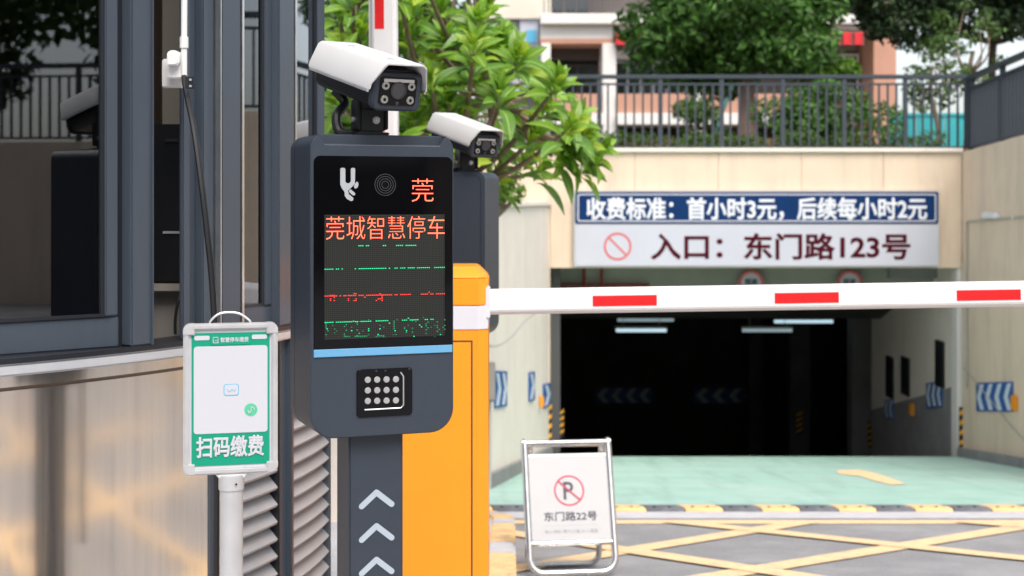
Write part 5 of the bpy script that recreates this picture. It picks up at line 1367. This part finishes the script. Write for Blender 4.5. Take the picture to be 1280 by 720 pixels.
obj('trunk', tube(smooth_path([root - Vector((0, 0, .1)), root + Vector((.12, -.05, .35)), fork], 5), [.09 - .003 * k for k in range(11)], 10), M['branch'], pl, world=True)
hubs = [fork + Vector((dx, dy, dz)) for dx, dy, dz in ((-.5, -.3, .55), (-.1, -.5, .6), (.35, -.55, .5), (.6, -.4, .25), (.3, .2, .75), (-.6, .1, .8), (.0, -.1, 1.1), (.75, -.6, .75), (.55, -.9, .15))]
for h in hubs: obj('branch', tube(smooth_path([fork, (fork + h) / 2 + Vector((pr_.uniform(-.08, .08), 0, -.07)), h], 5), [.055 - .0028 * k for k in range(11)], 8), M['branch'], pl, world=True)
tw_bm = bmesh.new()
tips_sorted = sorted(tips, key=lambda p: p.y)
axes = []
for k, p in enumerate(tips_sorted):
    h = min(hubs, key=lambda q: (q - p).length)
    m_ = (h + p) / 2 + Vector((0, 0, -.06 * (p - h).length - .02)); path = smooth_path([h, m_, p], 4)
    rad = [.021 - .0013 * i for i in range(len(path))]
    axes.append((path[-1] - path[-3]).normalized())
    if k < 60: obj('branch', tube(path, rad, 7), M['branch'], pl, world=True)
    else: tube(path, rad, 6, tw_bm)
obj('twigs', tw_bm, M['branch'], pl, world=True)
def leaf_mesh(L, W_, bend, fold, m, seed):
    """obovate leaf with a folded midrib and a downward arch"""
    r = random.Random(seed); bm = bmesh.new(); n = 7; rows = []
    prof = [.05, .34, .66, .92, 1.0, .90, .58, .05]
    for i in range(n + 1):
        s = i / n; y = L * s; z = -bend * L * s * s + .05 * L * sin(s * pi); wv = .5 * W_ * prof[i]
        wz = fold * wv + .02 * W_ * sin(s * 9 + seed)
        rows.append([bm.verts.new(q) for q in ((-wv, y, z + wz), (-wv * .06 - .0006, y, z), (wv * .06 + .0006, y, z), (wv, y, z + wz))])
    for a, b in zip(rows, rows[1:]):
        for k in range(3):
            f = bm.faces.new((a[k], a[k + 1], b[k + 1], b[k])); f.material_index = 1 if k == 1 else 0
    me = bpy.data.meshes.new('leaf'); 
    for f in bm.faces: f.smooth = True
    bm.to_mesh(me); bm.free(); me.materials.append(m); me.materials.append(M['vein'])
    return me
LM = [leaf_mesh(.185, .070, .25, .35, M['leaf3'], 1), leaf_mesh(.20, .072, .45, .3, M['leaf'], 2), leaf_mesh(.16, .060, .12, .4, M['leaf2'], 3), leaf_mesh(.175, .066, .3, .25, M['leaf'], 4), leaf_mesh(.135, .052, .15, .5, M['leaf2'], 5), leaf_mesh(.21, .075, .6, .3, M['leaf3'], 6), leaf_mesh(.19, .076, .25, .2, M['leaf'], 7)]
TPi = TM[pl.name].inverted()
far = bmesh.new(); nleaf = 0
order = sorted(range(len(tips_sorted)), key=lambda k: tips_sorted[k].y + (100 if not (330 < 640 + F * tips_sorted[k].x / tips_sorted[k].y < 800) else 0))
for k in order:
    p = tips_sorted[k]; ax_ = (axes[k] + Vector((0, -.15, .75))).normalized()
    q0 = ax_.to_track_quat('Z', 'Y').to_matrix().to_4x4(); n = pr_.randint(13, 18); az = pr_.uniform(0, 6)
    for j in range(n):
        az += 2.4; f_ = j / n
        el = R(80 * (1 - f_) ** .7 + 4 + pr_.uniform(-9, 9)) if True else 0
        sc = (.62 + .5 * f_) * pr_.uniform(.85, 1.15)
        Mx = Matrix.Translation(p + Vector((0, 0, -.07 * f_)) + ax_ * .05 * (1 - f_)) @ q0 @ Matrix.Rotation(az, 4, 'Z') @ Matrix.Rotation(el, 4, 'X') @ Matrix.Rotation(pr_.uniform(-.35, .35), 4, 'Y') @ Matrix.Translation((0, .012, 0)) @ Matrix.Diagonal((sc, sc, sc, 1))
        me = LM[pr_.choice((2, 4, 1, 3, 6)) if f_ < .45 else pr_.choice((0, 1, 3, 5, 6, 2))]
        if nleaf < 298:
            o = bpy.data.objects.new('leaf', me); COL.objects.link(o); o.parent = pl; o.matrix_local = TPi @ Mx; nleaf += 1
        else:
            tmp = bmesh.new(); tmp.from_mesh(me); tmp.transform(TPi @ Mx)
            mi = {M['leaf3'].name: 0, M['leaf'].name: 1, M['leaf2'].name: 2}[me.materials[0].name]
            for f in tmp.faces: f.material_index = 3 if f.material_index else mi
            tm = bpy.data.meshes.new('t'); tmp.to_mesh(tm); tmp.free(); far.from_mesh(tm); bpy.data.meshes.remove(tm)
for f in far.faces: f.smooth = True
me = bpy.data.meshes.new('foliage'); far.to_mesh(me); far.free()
for m_ in ('leaf3', 'leaf', 'leaf2', 'vein'): me.materials.append(M[m_])
o = bpy.data.objects.new('foliage', me); COL.objects.link(o); o.parent = pl; o['kind'] = 'stuff'
# small yellow-green shrub low on the planter wall
bush('bush', 'small yellow-green shrub on top of the left retaining wall under the plumeria', [((px(x, 0, 13.0).x, 13.0 + .1, px(0, y, 13).z), .13, .8) for x, y in ((612, 245), (625, 235), (640, 240), (632, 222), (618, 225), (600, 240))], 700, .07, M['crown_light'], (px(620, 0, 13.2).x, 13.75, 1.2), 31)
